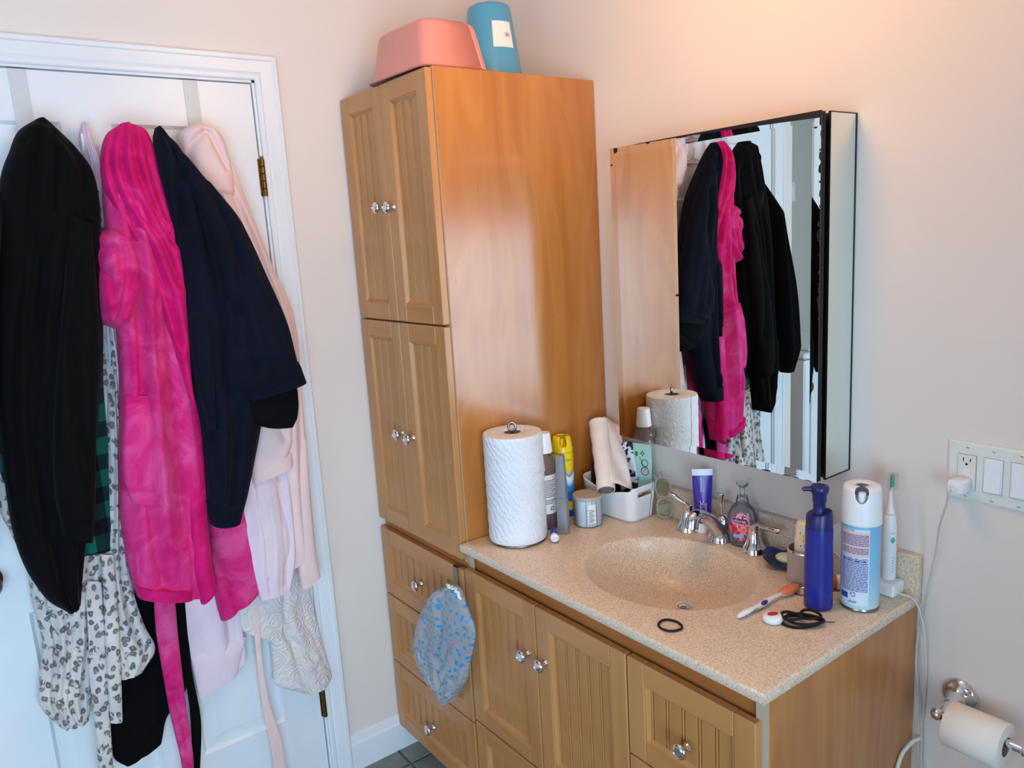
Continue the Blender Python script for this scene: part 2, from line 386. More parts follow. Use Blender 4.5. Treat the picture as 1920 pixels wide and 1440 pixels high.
# ------------------------------------------------------------------ mesh helpers
ORIG = {}
def link(o): COL.objects.link(o); return o
class MB:
    def __init__(s): s.v = []; s.f = []; s.mi = []
    def add(s, vs, fs, mi=0):
        k = len(s.v); s.v.extend([tuple(map(float, p)) for p in vs])
        s.f.extend([tuple(k+i for i in f) for f in fs]); s.mi.extend([mi]*len(fs)); return s
    def box(s, x0, x1, y0, y1, z0, z1, mi=0, ch=0.0):
        if ch <= 0:
            v = [(x,y,z) for z in (z0,z1) for y in (y0,y1) for x in (x0,x1)]
            return s.add(v, [(0,2,3,1),(4,5,7,6),(0,1,5,4),(2,6,7,3),(0,4,6,2),(1,3,7,5)], mi)
        bb = [(x0,x1),(y0,y1),(z0,z1)]; v = []; idx = {}
        # chamfered box: 24 verts
        for sx in (0,1):
            for sy in (0,1):
                for sz in (0,1):
                    for a in range(3):
                        p = []
                        for i, sg in enumerate((sx,sy,sz)):
                            val = bb[i][sg]
                            if i != a: val += ch if sg == 0 else -ch
                            p.append(val)
                        idx[(sx,sy,sz,a)] = len(v); v.append(p)
        f = []
        for a in range(3):
            o1, o2 = [i for i in range(3) if i != a]
            for sg in (0,1):
                q = []
                for (p1,p2) in ((0,0),(1,0),(1,1),(0,1)):
                    t = [0,0,0]; t[a] = sg; t[o1] = p1; t[o2] = p2; q.append(idx[(*t, a)])
                f.append(tuple(q))
        for a in range(3):           # edges running along axis a
            o1, o2 = [i for i in range(3) if i != a]
            for p1 in (0,1):
                for p2 in (0,1):
                    t0 = [0,0,0]; t0[o1] = p1; t0[o2] = p2; t1 = list(t0); t1[a] = 1
                    f.append((idx[(*t0,o1)], idx[(*t1,o1)], idx[(*t1,o2)], idx[(*t0,o2)]))
        for sx in (0,1):
            for sy in (0,1):
                for sz in (0,1): f.append(tuple(idx[(sx,sy,sz,a)] for a in range(3)))
        return s.add(v, f, mi)
    def lathe(s, prof, c=(0,0,0), axis='z', seg=32, mi=0, sx=1.0, sy=1.0, M=None, cap=True):
        """prof = [(r, h)...] turned about an axis; r=0 ends close to a point"""
        n = len(prof); vs = []
        for (r, h) in prof:
            for k in range(seg):
                a = 2*math.pi*k/seg; x, y, z = r*math.cos(a)*sx, r*math.sin(a)*sy, h
                if axis == 'y': x, y, z = x, -z, y      # height runs towards -y
                elif axis == 'x': x, y, z = z, x, y
                if M is not None: x, y, z = M @ Vector((x,y,z))
                vs.append((x+c[0], y+c[1], z+c[2]))
        fs = []
        for i in range(n-1):
            for k in range(seg):
                a, b_ = i*seg+k, i*seg+(k+1) % seg
                fs.append((a, b_, b_+seg, a+seg))
        if cap:
            if prof[0][0] > 1e-6: fs.append(tuple(range(seg))[::-1])
            if prof[-1][0] > 1e-6: fs.append(tuple((n-1)*seg+k for k in range(seg)))
        return s.add(vs, fs, mi)
    def tube(s, pts, r, seg=10, closed=False, mi=0, flat=1.0, up=(0,0,1)):
        P = [Vector(p) for p in pts]; n = len(P); vs = []
        R = r if isinstance(r, (list, tuple)) else [r]*n
        U = Vector(up); prev = None
        for i in range(n):
            a = P[(i-1) % n] if (closed or i > 0) else P[i]; b_ = P[(i+1) % n] if (closed or i < n-1) else P[i]
            t = (b_-a); t = t.normalized() if t.length > 1e-9 else Vector((0,0,1))
            if prev is None: nrm = t.cross(U); 
            else: nrm = prev - t*prev.dot(t)
            if nrm.length < 1e-6: nrm = t.cross(Vector((1,0,0)))
            nrm.normalize(); prev = nrm; bn = t.cross(nrm)
            for k in range(seg):
                q = 2*math.pi*k/seg
                vs.append(P[i] + nrm*(R[i]*math.cos(q)) + bn*(R[i]*flat*math.sin(q)))
        fs = []
        for i in range(n if closed else n-1):
            for k in range(seg):
                a = i*seg+k; b_ = i*seg+(k+1) % seg; j = ((i+1) % n)*seg
                fs.append((a, b_, j+(k+1) % seg, j+k))
        if not closed: fs.append(tuple(range(seg))[::-1]); fs.append(tuple((n-1)*seg+k for k in range(seg)))
        return s.add(vs, fs, mi)
    def prism(s, poly, d0, d1, fn, mi=0):
        """2D outline extruded between depths d0,d1; fn(u,v,d)->xyz"""
        n = len(poly); vs = [fn(u,v,d0) for u,v in poly]+[fn(u,v,d1) for u,v in poly]
        fs = [tuple(range(n))[::-1], tuple(range(n,2*n))]
        fs += [(i,(i+1) % n, n+(i+1) % n, n+i) for i in range(n)]
        return s.add(vs, fs, mi)
    def grid(s, pts, mi=0, flip=False):
        """pts[i][j] -> quads"""
        n, m_ = len(pts), len(pts[0]); vs = [p for r in pts for p in r]
        fs = [((i*m_+j, i*m_+j+1, (i+1)*m_+j+1, (i+1)*m_+j) if not flip else (i*m_+j, (i+1)*m_+j, (i+1)*m_+j+1, i*m_+j+1)) for i in range(n-1) for j in range(m_-1)]
        return s.add(vs, fs, mi)
    def mesh(s, name, mats, org, smooth=40):
        me = bpy.data.meshes.new(name)
        v = np.array(s.v, float)-np.array(org)
        me.from_pydata(v.tolist(), [], s.f)
        for m_ in (mats if isinstance(mats, (list, tuple)) else [mats]): me.materials.append(MATS[m_])
        me.polygons.foreach_set('material_index', s.mi)
        if smooth:
            me.polygons.foreach_set('use_smooth', [True]*len(s.f))
            if smooth < 179: me.set_sharp_from_angle(angle=math.radians(smooth))
        me.update(); return me
    def build(s, name, mats, parent=None, org=None, smooth=40, solid=0.0, bevel=0.0, sub=0):
        if parent is not None: org = ORIG[parent.name]
        elif org is None:
            v = np.array(s.v); lo, hi = v.min(0), v.max(0); org = ((lo[0]+hi[0])/2, (lo[1]+hi[1])/2, lo[2])
        o = bpy.data.objects.new(name, s.mesh(name, mats, org, smooth)); link(o)
        ORIG[o.name] = tuple(org)
        if parent is not None: o.parent = parent
        else: o.location = org
        if solid: 
            md = o.modifiers.new('thickness', 'SOLIDIFY'); md.thickness = solid; md.offset = 0
        if bevel:
            md = o.modifiers.new('edges', 'BEVEL'); md.width = bevel; md.segments = 2; md.limit_method = 'ANGLE'; md.angle_limit = math.radians(40)
        if sub:
            md = o.modifiers.new('soften', 'SUBSURF'); md.levels = sub; md.render_levels = sub
        return o
def share(src, name, parent, world, rz=0.0):
    """another object with the same mesh data, at a world position, as a child of parent"""
    o = bpy.data.objects.new(name, src.data); link(o)
    if parent is not None:
        o.parent = parent; p = ORIG[parent.name]; o.location = [world[i]-p[i] for i in range(3)]
    else: o.location = world
    o.rotation_euler = (0,0,rz)
    ORIG[o.name] = tuple(world)
    return o
def protomesh(name, mb, mats, smooth=40):
    class P: pass
    p = P(); p.data = mb.mesh(name, mats, (0,0,0), smooth); return p
def thing(name, loc, label, cat, group=None):
    o = bpy.data.objects.new(name, None); o.location = loc; o.empty_display_size = 0.05; link(o)
    ORIG[o.name] = tuple(loc); o['label'] = label; o['category'] = cat
    if group: o['group'] = group
    return o
def tag(o, label, cat, group=None):
    o['label'] = label; o['category'] = cat
    if group: o['group'] = group
    return o
def struct(o): o['kind'] = 'structure'; return o
def circ(cx, cy, r, n=24, a0=0, a1=2*math.pi, close=True):
    k = n if close else n-1
    return [(cx+r*math.cos(a0+(a1-a0)*i/k), cy+r*math.sin(a0+(a1-a0)*i/k)) for i in range(n)]
def rrect(w, h, r, n=5):
    p = []
    for (sx, sy, a) in ((1,1,0),(-1,1,90),(-1,-1,180),(1,-1,270)):
        for i in range(n+1):
            t = math.radians(a+90*i/n); p.append((sx*(w/2-r)+r*math.cos(t), sy*(h/2-r)+r*math.sin(t)))
    return p
def crom(pts, n, closed=False):
    """Catmull-Rom through points, n samples"""
    P = np.array(pts, float); k = len(P)
    if closed: Q = np.vstack([P[-1], P, P[0], P[1]]); segs = k
    else: Q = np.vstack([2*P[0]-P[1], P, 2*P[-1]-P[-2]]); segs = k-1
    out = []
    for i in range(n):
        t = i/(n if closed else n-1)*segs; j = min(int(t), segs-1); u = t-j
        a, b_, c, d = Q[j], Q[j+1], Q[j+2], Q[j+3]
        out.append(0.5*((2*b_)+(-a+c)*u+(2*a-5*b_+4*c-d)*u*u+(-a+3*b_-3*c+d)*u**3))
    return np.array(out)
_txt = {}
def text2d(s, size, align='CENTER'):
    """letters as flat triangles (u, v)"""
    key = (s, align)
    if key not in _txt:
        cu = bpy.data.curves.new('letters', 'FONT'); cu.body = s; cu.size = 1.0; cu.align_x = align; cu.resolution_u = 2
        o = bpy.data.objects.new('letters', cu); link(o)
        dg = bpy.context.evaluated_depsgraph_get(); me = o.evaluated_get(dg).to_mesh()
        _txt[key] = ([(v.co.x, v.co.y) for v in me.vertices], [tuple(p.vertices) for p in me.polygons])
        o.evaluated_get(dg).to_mesh_clear(); bpy.data.objects.remove(o); bpy.data.curves.remove(cu)
    v, f = _txt[key]
    return [(x*size, y*size) for x, y in v], f
def cylmap(c, r, th, z0, sx=1.0, sy=1.0):
    return lambda u, v, d=0.0: (c[0]+sx*(r+d)*math.cos(th+u/r), c[1]+sy*(r+d)*math.sin(th+u/r), z0+v)
def put_text(mb, s, size, fn, d=0.0006, mi=0, align='CENTER', rot=0.0, off=(0,0)):
    v, f = text2d(s, size, align); cr, sr = math.cos(rot), math.sin(rot)
    mb.add([fn(x*cr-y*sr+off[0], x*sr+y*cr+off[1], d) for x, y in v], f, mi)
def patch(mb, fn, u0, u1, v0, v1, d, nu=12, nv=2, mi=0):
    mb.grid([[fn(u0+(u1-u0)*j/nu, v0+(v1-v0)*i/nv, d) for j in range(nu+1)] for i in range(nv+1)], mi)

# ------------------------------------------------------------------ the room
RX, RY, RZ = 3.0, -3.1, 2.44
NKX, NKY = -0.85, -1.73         # laundry nook beyond the door wall
fl = struct(MB().box(NKX-0.1, RX+0.1, RY-0.1, 0.1, -0.06, -0.004).build('floor', 'grout', org=(0,0,0)))
# tiles: joints at x = .095 + .2k, y = -.545 + .2k
def tile_mesh(w, h):
    return protomesh('tile', MB().box(-w/2, w/2, -h/2, h/2, -0.0039, 0.0, 0, 0.0015), 'floor_tile')
_tm = {}
def edges(lo, hi, start, p=0.2):
    k = math.floor((lo-start)/p); e = [lo]
    x = start+(k+1)*p
    while x < hi-1e-6: e.append(x); x += p
    e.append(hi); return e
ex = edges(0.0, 2.98, 0.095); ey = edges(RY+0.01, -0.0, -0.545)
for i in range(len(ex)-1):
    for j in range(len(ey)-1):
        w, h = ex[i+1]-ex[i]-0.008, ey[j+1]-ey[j]-0.008
        if w < 0.02 or h < 0.02: continue
        k = (round(w,4), round(h,4))
        if k not in _tm: _tm[k] = tile_mesh(w, h)
        share(_tm[k], 'tile', fl, ((ex[i]+ex[i+1])/2, (ey[j]+ey[j+1])/2, 0.0))
struct(MB().box(NKX-0.1, RX+0.1, RY-0.1, 0.1, RZ, RZ+0.08).build('ceiling', 'ceiling_paint', org=(0,0,RZ)))
struct(MB().box(-0.1, RX+0.1, 0.0, 0.1, -0.06, RZ).build('wall_back', 'wall_paint', org=(0,0,0)))
DY0, DY1 = -0.7655, -1.600      # door opening
wl = MB()
wl.box(-0.1, 0.0, DY0, 0.0, -0.06, RZ); wl.box(-0.1, 0.0, DY1, DY0, 2.055, RZ); wl.box(-0.1, 0.0, NKY, DY1, -0.06, RZ)
struct(wl.build('wall_left', 'wall_paint', org=(0,0,0)))
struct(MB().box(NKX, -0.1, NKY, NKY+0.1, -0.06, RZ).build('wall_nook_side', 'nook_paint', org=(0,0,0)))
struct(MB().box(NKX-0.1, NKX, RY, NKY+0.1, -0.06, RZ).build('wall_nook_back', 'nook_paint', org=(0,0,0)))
FX0, FX1, FZ0, FZ1 = 1.35, 2.55, 0.65, 1.85  # invented opening in the front wall, made for the fill light
wq = MB(); wq.box(NKX-0.1, FX0, RY-0.1, RY, -0.06, RZ); wq.box(FX1, RX+0.1, RY-0.1, RY, -0.06, RZ)
wq.box(FX0, FX1, RY-0.1, RY, -0.06, FZ0); wq.box(FX0, FX1, RY-0.1, RY, FZ1, RZ)
struct(wq.build('wall_front', 'wall_paint', org=(0,0,0)))
w2 = MB()
for (a, b_, c, d) in ((FX0,FX0+.04,FZ0,FZ1),(FX1-.04,FX1,FZ0,FZ1),(FX0,FX1,FZ0,FZ0+.04),(FX0,FX1,FZ1-.04,FZ1),(FX0,FX1,1.23,1.27)):
    w2.box(a, b_, RY-0.05, RY-0.01, c, d)
added_win = struct(w2.build('added_window', 'white_gloss_paint', org=(FX0,RY,FZ0)))  # unseen window, added to brighten the mirror wall
MB().box(FX0+.04, FX1-.04, RY-0.031, RY-0.028, FZ0+.04, 1.23).build('pane', 'window_glass', added_win)
MB().box(FX0+.04, FX1-.04, RY-0.031, RY-0.028, 1.27, FZ1-.04).build('pane', 'window_glass', added_win)
WY0, WY1, WZ0, WZ1 = -1.07, -2.83, 0.47, 1.73
wr = MB()
wr.box(RX, RX+0.1, WY0, 0.0, -0.06, RZ); wr.box(RX, RX+0.1, RY, WY1, -0.06, RZ)
wr.box(RX, RX+0.1, WY1, WY0, -0.06, WZ0); wr.box(RX, RX+0.1, WY1, WY0, WZ1, RZ)
struct(wr.build('wall_right', 'wall_paint', org=(0,0,0)))
wf = MB()
for (a, b_, c, d) in ((WY1,WY1+.04,WZ0,WZ1),(WY0-.04,WY0,WZ0,WZ1),(WY1,WY0,WZ0,WZ0+.04),(WY1,WY0,WZ1-.04,WZ1),(WY1,WY0,1.08,1.12)):
    wf.box(RX+0.01, RX+0.05, a, b_, c, d)
win = struct(wf.build('window_1', 'white_gloss_paint', org=(RX,WY1,WZ0)))
MB().box(RX+0.028, RX+0.031, WY1+.04, WY0-.04, WZ0+.04, 1.08).build('pane', 'window_glass', win)
MB().box(RX+0.028, RX+0.031, WY1+.04, WY0-.04, 1.12, WZ1-.04).build('pane', 'window_glass', win)
MB().box(RX-0.05, RX+0.01, WY1-.05, WY0+.05, WZ0-.03, WZ0).build('sill', 'white_gloss_paint', win)
wt = MB()
for (a, b_, c, d) in ((WY1-.065,WY1,WZ0,WZ1+.065),(WY0,WY0+.065,WZ0,WZ1+.065),(WY1,WY0,WZ1,WZ1+.065)):
    wt.box(RX-0.016, RX, a, b_, c, d, 0, 0.003)
struct(wt.build('trim_2', 'white_gloss_paint', org=(RX,WY1,WZ0)))

# door in the left wall -----------------------------------------------------
dr = MB()
dy0, dy1 = -0.7755, -1.590       # leaf edges
DZ0, DZ1 = 0.012, 2.035
cols = [(-1.125,-0.881), (-1.462,-1.218)]; rows = [(0.250,0.806), (0.990,1.600), (1.700,1.931)]
ys = sorted([dy1, dy0]+[c for p in cols for c in p]); zs = sorted([DZ0, DZ1]+[r for p in rows for r in p])
for i in range(len(ys)-1):
    for j in range(len(zs)-1):
        hole = any(abs(ys[i]-c[0]) < 1e-6 for c in cols) and any(abs(zs[j]-r[0]) < 1e-6 for r in rows)
        dr.box(-0.036, -0.010 if hole else 0.0, ys[i], ys[i+1], zs[j], zs[j+1])
door = struct(dr.build('door_1', 'white_gloss_paint', org=(0,dy0,0)))
for c in cols:
    for r in rows:
        pm = MB()
        rings = [(0.0, 0.0), (0.006, 0.0005), (0.014, -0.008), (0.022, -0.0095), (0.050, -0.003), (0.052, -0.003)]
        pts = []
        for (i_, x_) in rings:
            a, b_, z0, z1 = c[0]+i_, c[1]-i_, r[0]+i_, r[1]-i_
            pts.append([(x_,a,z0),(x_,b_,z0),(x_,b_,z1),(x_,a,z1),(x_,a,z0)])
        pm.grid(pts); e = rings[-1]
        pm.add([pts[-1][k] for k in range(4)], [(0,1,2,3)])
        pm.build('panel', 'white_gloss_paint', door, smooth=25)
kn = MB()
kc = (0.0, -1.525, 0.905)
kn.lathe([(0.0,0.0),(0.033,0.0),(0.033,0.004),(0.028,0.008),(0.012,0.012),(0.010,0.030),(0.016,0.036),(0.026,0.044),(0.0285,0.056),(0.024,0.066),(0.012,0.071),(0.0,0.072)], kc, 'x', 32)
kn.build('knob', 'brass_old', door)
for (z0, z1) in ((1.752,1.848), (0.222,0.318), (1.0,1.096)):
    h = MB(); n = 5; st = (z1-z0)/n
    for k in range(n):
        h.lathe([(0.0,0),(0.0052,0.0),(0.0066,0.001),(0.0066,st-0.0015),(0.0052,st-0.0005),(0.0,st-0.0005)], (0.008,-0.7700,z0+k*st), 'z', 14)
    h.lathe([(0.0,0),(0.004,0.0),(0.0045,0.004),(0.0,0.007)], (0.008,-0.7700,z1), 'z', 12)
    h.box(0.0, 0.0025, -0.7755-0.004, -0.7755+0.006, z0, z1)
    h.build('hinge', 'brass_old', door)
# jamb and casing
jb = MB()
jb.box(-0.1, 0.004, -0.772, DY0, 0.0, 2.055); jb.box(-0.1, 0.004, DY1, -1.5935, 0.0, 2.055); jb.box(-0.1, 0.004, DY1, DY0, 2.0385, 2.055)
struct(jb.build('trim_3', 'white_gloss_paint', org=(0,DY0,0)))
cs = MB()
prof = [(0.0,0.0),(0.0,0.010),(0.003,0.0125),(0.012,0.0125),(0.016,0.0100),(0.020,0.0125),(0.040,0.0160),(0.046,0.0160),(0.049,0.0190),(0.058,0.0190),(0.061,0.0160),(0.061,0.0)]
yi, yl, zt = -0.7655+0.0005, -1.600-0.0005, 2.0445
ringp = []
for (o_, x_) in prof:
    ringp.append([(x_, yi+o_, 0.0), (x_, yi+o_, zt+o_), (x_, yl-o_, zt+o_), (x_, yl-o_, 0.0)])
cs.grid(ringp)
struct(cs.build('trim_1', 'white_gloss_paint', org=(0,yi,0), smooth=20))
# baseboards
def baseboard(name, pts, dirv):
    b = MB(); pr = [(0.0,0.0),(0.013,0.0),(0.013,0.088),(0.011,0.093),(0.0085,0.095),(0.0085,0.102),(0.005,0.116),(0.0,0.118)]
    b.grid([[(p[0]+dirv[0]*o_, p[1]+dirv[1]*o_, z_) for (o_, z_) in pr] for p in pts])
    return struct(b.build(name, 'white_gloss_paint', org=(pts[0][0],pts[0][1],0), smooth=20))
baseboard('baseboard_left', [(0,-0.7045),(0,-0.001)], (1,0))
baseboard('baseboard_back', [(1.377,0),(2.999,0)], (0,-1))
baseboard('baseboard_right', [(RX,-0.001),(RX,RY+0.001)], (-1,0))

# ceiling lamp (out of frame, warm bulb) --------------------------------------
LAMP = (1.05, -0.60)
lm = thing('ceiling_lamp', (LAMP[0],LAMP[1],RZ-0.09), 'round frosted glass ceiling lamp giving warm light', 'lamp')
MB().lathe([(0.0,0.088),(0.15,0.088),(0.155,0.075),(0.145,0.068),(0.0,0.068)], (LAMP[0],LAMP[1],RZ-0.09), 'z', 40).build('base', 'chrome', lm)
MB().lathe([(0.14,0.07),(0.135,0.045),(0.11,0.02),(0.07,0.004),(0.0,0.0)], (LAMP[0],LAMP[1],RZ-0.09), 'z', 40).build('lamp_shade', 'lamp_glass', lm)
ld = bpy.data.lights.new('lamp_light', 'POINT'); ld.energy = 9.8; ld.color = (1.0,0.48,0.16); ld.shadow_soft_size = 0.14
lo = bpy.data.objects.new('lamp_light', ld); lo.location = (LAMP[0],LAMP[1],RZ-0.26); link(lo)

# laundry nook, seen only in the mirror ----------------------------------------
ws = thing('washing_machine', (-0.45,-2.35,0.0), 'white top-loading washing machine in the nook, seen in the mirror', 'washer')
MB().box(-0.80, -0.13, -2.70, -2.02, 0.0, 0.93, 0, 0.008).build('body', 'white_plastic', ws)
MB().box(-0.80, -0.125, -2.70, -2.015, 0.936, 0.965, 0, 0.01).build('top', 'white_plastic', ws)
MB().box(-0.60, -0.16, -2.62, -2.10, 0.966, 0.98, 0, 0.006).build('lid', 'white_plastic', ws)
MB().box(-0.82, -0.66, -2.70, -2.02, 0.965, 1.10, 0, 0.02).build('console', 'white_plastic', ws)
no = thing('wall_outlet', (NKX,-2.90,1.70), 'white wall outlet in the laundry nook, seen in the mirror', 'outlet')
MB().box(NKX, NKX+0.006, -2.935, -2.865, 1.715, 1.83, 0, 0.002).build('plate', 'plate_plastic', no)
MB().box(NKX+0.006, NKX+0.009, -2.917, -2.883, 1.74, 1.805, 0, 0.001).build('socket_face', 'switch_white', no)

# ------------------------------------------------------------------ cabinet fronts
W1, CH, CT = 0.4682, 0.8384, 2.0088       # tower side, counter height, tower top
FY0, FY1 = -0.5125, -0.5310               # back and face of every door / drawer front
knob_p = MB().lathe([(0.0,0.0),(0.0085,0.0),(0.0085,0.0015),(0.0062,0.004),(0.0058,0.009),(0.0064,0.013),(0.0105,0.016),(0.0150,0.0195),(0.0160,0.0225),(0.0145,0.0260),(0.0105,0.0280),(0.0100,0.0272),(0.0,0.0276)], (0,0,0), 'y', 28)
KNOB = protomesh('knob', knob_p, 'chrome', 50)
_pl = {}
def plank(w, h):
    k = (round(w,4), round(h,4))
    if k not in _pl:
        m_ = MB(); c, d = 0.0028, 0.006
        # face with a bead along one edge and chamfers
        xs = [(-w/2,0.0),(-w/2,d-0.0050),(-w/2+0.0022,d-0.0008),(-w/2+0.0036,d+0.0002),(-w/2+0.0052,d-0.0006),(-w/2+0.0066,d-0.0050),(-w/2+0.0082,d-0.0046),(-w/2+0.0100,d),(w/2-0.0016,d),(w/2,d-0.0045),(w/2,0.0)]
        m_.prism(xs, -h/2, h/2, lambda u,v,dd: (u,-v,dd))
        _pl[k] = protomesh('plank', m_, 'maple_plank', 30)
    return _pl[k]
def front(cab, name, x0, x1, z0, z1, nb, knob=None, st=0.0465, y0=FY0, y1=FY1):
    """frame of stiles and rails, moulding, single beadboard planks, knob"""
    m_ = MB(); g = 0.0002
    m_.box(x0, x0+st-g, y1, y0, z0, z1, 0, 0.0022); m_.box(x1-st+g, x1, y1, y0, z0, z1, 0, 0.0022)
    m_.box(x0+st, x1-st, y1, y0, z0, z0+st-g, 1, 0.0016); m_.box(x0+st, x1-st, y1, y0, z1-st+g, z1, 1, 0.0016)
    a0, a1, b0, b1 = x0+st, x1-st, z0+st, z1-st; t = 0.0095
    # inner moulding: sloped ring from the face down to the panel
    rg = [(0.0, y1+0.0018), (0.0022, y1+0.0012), (0.0040, y1+0.0040), (t, y1+0.0085), (t, y1+0.0120)]
    rows = [[(a0+i,y,b0+i),(a1-i,y,b0+i),(a1-i,y,b1-i),(a0+i,y,b1-i),(a0+i,y,b0+i)] for i, y in rg]
    m_.grid(rows, 0)
    m_.box(a0-0.004, a1+0.004, y0-0.004, y0, b0-0.004, b1+0.004, 0)
    d = m_.build(name, ['maple_stile','maple_rail'], cab, smooth=30)
    w = (a1-a0-2*t+0.004)/nb; h = b1-b0-2*t+0.004
    for k in range(nb):
        share(plank(w-0.0004, h), 'plank', d, (a0+t-0.002+w*(k+0.5), y0-0.0042, (b0+b1)/2))
    if knob: share(KNOB, 'knob', d, (knob[0], y1, knob[1]))
    return d

# ---- tall linen tower
tw = thing('linen_tower', (0.235,-0.26,0.776), 'tall maple linen cabinet with four beadboard doors standing in the corner', 'cabinet')
bd = MB()
bd.box(W1-0.018, W1, -0.5115, -0.002, 0.7765, CT, 0, 0.0008)           # glossy side panel
bd.box(0.006, 0.022, -0.5115, -0.002, 0.7765, CT, 0); bd.box(0.022, W1-0.018, -0.5115, -0.002, CT-0.016, CT-0.001, 0)
bd.box(0.022, W1-0.018, -0.5115, -0.002, 0.7765, 0.795, 1); bd.box(0.022, W1-0.018, -0.012, -0.002, 0.795, CT-0.016, 0)
bd.box(0.022, W1-0.018, -0.5115, -0.06, 1.39, 1.408, 0)
bd.build('body', ['maple_veneer','maple_dark'], tw, smooth=30)
bd = MB().box(W1-0.0175, W1-0.0008, -0.5122, -0.5114, 0.7765, CT-0.001)
bd.build('edge_banding', 'edge_band', tw)
xm = 0.2365
front(tw, 'door', 0.010, xm-0.0012, 1.4035, CT-0.003, 3, (0.205,1.703))
front(tw, 'door', xm+0.0012, W1-0.004, 1.4035, CT-0.003, 3, (0.264,1.700))
front(tw, 'door', 0.010, xm-0.0012, 0.790, 1.3990, 3, (0.205,1.087))
front(tw, 'door', xm+0.0012, W1-0.004, 0.790, 1.3990, 3, (0.264,1.084))

# ---- drawer base below the tower
db = thing('drawer_cabinet', (0.235,-0.26,0.0), 'maple drawer unit with three beadboard drawers under the linen tower', 'cabinet')
bd = MB()
bd.box(0.006, 0.022, -0.5115, -0.002, 0.085, 0.7755, 0); bd.box(W1-0.017, W1-0.001, -0.5115, -0.002, 0.085, 0.7755, 0)
bd.box(0.022, W1-0.017, -0.5115, -0.49, 0.740, 0.7755, 1); bd.box(0.022, W1-0.017, -0.5115, -0.002, 0.085, 0.100, 1)
bd.box(0.022, W1-0.017, -0.012, -0.002, 0.1, 0.77, 0)
bd.box(0.006, W1-0.001, -0.45, -0.435, 0.0, 0.085, 1)
bd.build('body', ['maple_veneer','maple_dark'], db, smooth=30)
front(db, 'drawer', 0.010, W1-0.005, 0.5475, 0.7620, 9, (0.237,0.648))
front(db, 'drawer', 0.010, W1-0.005, 0.3200, 0.5430, 9, (0.237,0.432))
front(db, 'drawer', 0.010, W1-0.005, 0.0880, 0.3155, 9, (0.237,0.192))

# ---- vanity
VX1 = 1.3755
va = thing('vanity_cabinet', (0.92,-0.26,0.0), 'maple bathroom vanity with beadboard doors and drawers under the sink', 'cabinet')
bd = MB()
bd.box(VX1-0.018, VX1, -0.5115, -0.002, 0.0, 0.8155, 0, 0.0008)
bd.box(W1+0.001, W1+0.017, -0.5115, -0.002, 0.085, 0.8155, 0)
bd.box(W1+0.017, VX1-0.018, -0.5050, -0.486, 0.725, 0.8155, 1)          # face rail under the counter
bd.box(W1+0.017, VX1-0.018, -0.5050, -0.490, 0.300, 0.345, 1)
bd.box(1.040, 1.072, -0.5050, -0.490, 0.100, 0.725, 1)
bd.box(W1+0.017, VX1-0.018, -0.5115, -0.002, 0.085, 0.100, 1); bd.box(W1+0.017, VX1-0.018, -0.45, -0.435, 0.0, 0.085, 1)
bd.build('body', ['maple_veneer','maple_dark'], va, smooth=30)
MB().box(VX1-0.0255, VX1-0.0006, -0.5128, -0.5114, 0.0, 0.8155).build('edge_banding', 'edge_band', va)
MB().box(W1+0.0015, W1+0.024, -0.5128, -0.5114, 0.10, 0.8155).build('edge_banding', 'edge_band', va)
front(va, 'door', 0.4720, 0.7595, 0.3370, 0.7700, 5, (0.728,0.637))
front(va, 'door', 0.7625, 1.0530, 0.3370, 0.7700, 5, (0.794,0.640))
front(va, 'drawer', 0.4720, 1.0530, 0.0900, 0.3320, 10, (0.7625,0.212))
front(va, 'drawer', 1.0570, 1.3620, 0.5530, 0.7700, 5, (1.2110,0.648))
front(va, 'drawer', 1.0570, 1.3620, 0.3370, 0.5490, 5, (1.2110,0.443))
front(va, 'drawer', 1.0570, 1.3620, 0.0900, 0.3320, 5, (1.2110,0.212))

# ---- counter with integral oval bowl
CX0, CX1, CD = W1+0.0005, 1.3835, 0.5366
SC, SA, SB = (0.945, -0.279), 0.206, 0.176     # bowl centre and half axes
DR = (0.934, -0.214); BD = 0.118               # drain, bowl depth
ct = MB()
ang = sorted(set([round(2*math.pi*k/96, 6) for k in range(96)] +
    [round(math.atan2(y-SC[1], x-SC[0]) % (2*math.pi), 6) for x in (CX0,CX1) for y in (-CD,0.0)]))
def rect_pt(a, ins):
    dx, dy = math.cos(a), math.sin(a); t = 1e9
    if dx > 1e-9: t = min(t, (CX1-SC[0])/dx)
    if dx < -1e-9: t = min(t, (CX0-SC[0])/dx)
    if dy > 1e-9: t = min(t, (0-SC[1])/dy)
    if dy < -1e-9: t = min(t, (-CD-SC[1])/dy)
    x, y = SC[0]+dx*t, SC[1]+dy*t
    return (min(max(x, CX0+ins), CX1-ins), min(max(y, -CD+ins), 0.0-ins))
rows = []
for (ins, z) in ((0.02, CH-0.022), (0.002, CH-0.022), (0.0, CH-0.0195), (0.0, CH-0.0045), (0.0015, CH-0.0012), (0.0045, CH)):
    rows.append([(*rect_pt(a, ins), z) for a in ang])
for (s, dz) in ((1.045,0.0),(1.02,0.0006),(1.0,0.0030),(0.982,0.0085),(0.96,0.0180),(0.92,0.0330),(0.86,0.0500),(0.78,0.0680),(0.68,0.0850),(0.56,0.0990),(0.43,0.1090),(0.30,0.1150),(0.18,0.1175),(0.105,0.1180)):
    k = (1-s)*1.1; k = min(1, max(0, k)); cx, cy = SC[0]+(DR[0]-SC[0])*k, SC[1]+(DR[1]-SC[1])*k
    rows.append([(cx+s*SA*math.cos(a), cy+s*SB*math.sin(a), CH-dz) for a in ang])
rows = [r+[r[0]] for r in rows]
ct.grid(rows)
ct.build_org = (CX0,-CD,CH)
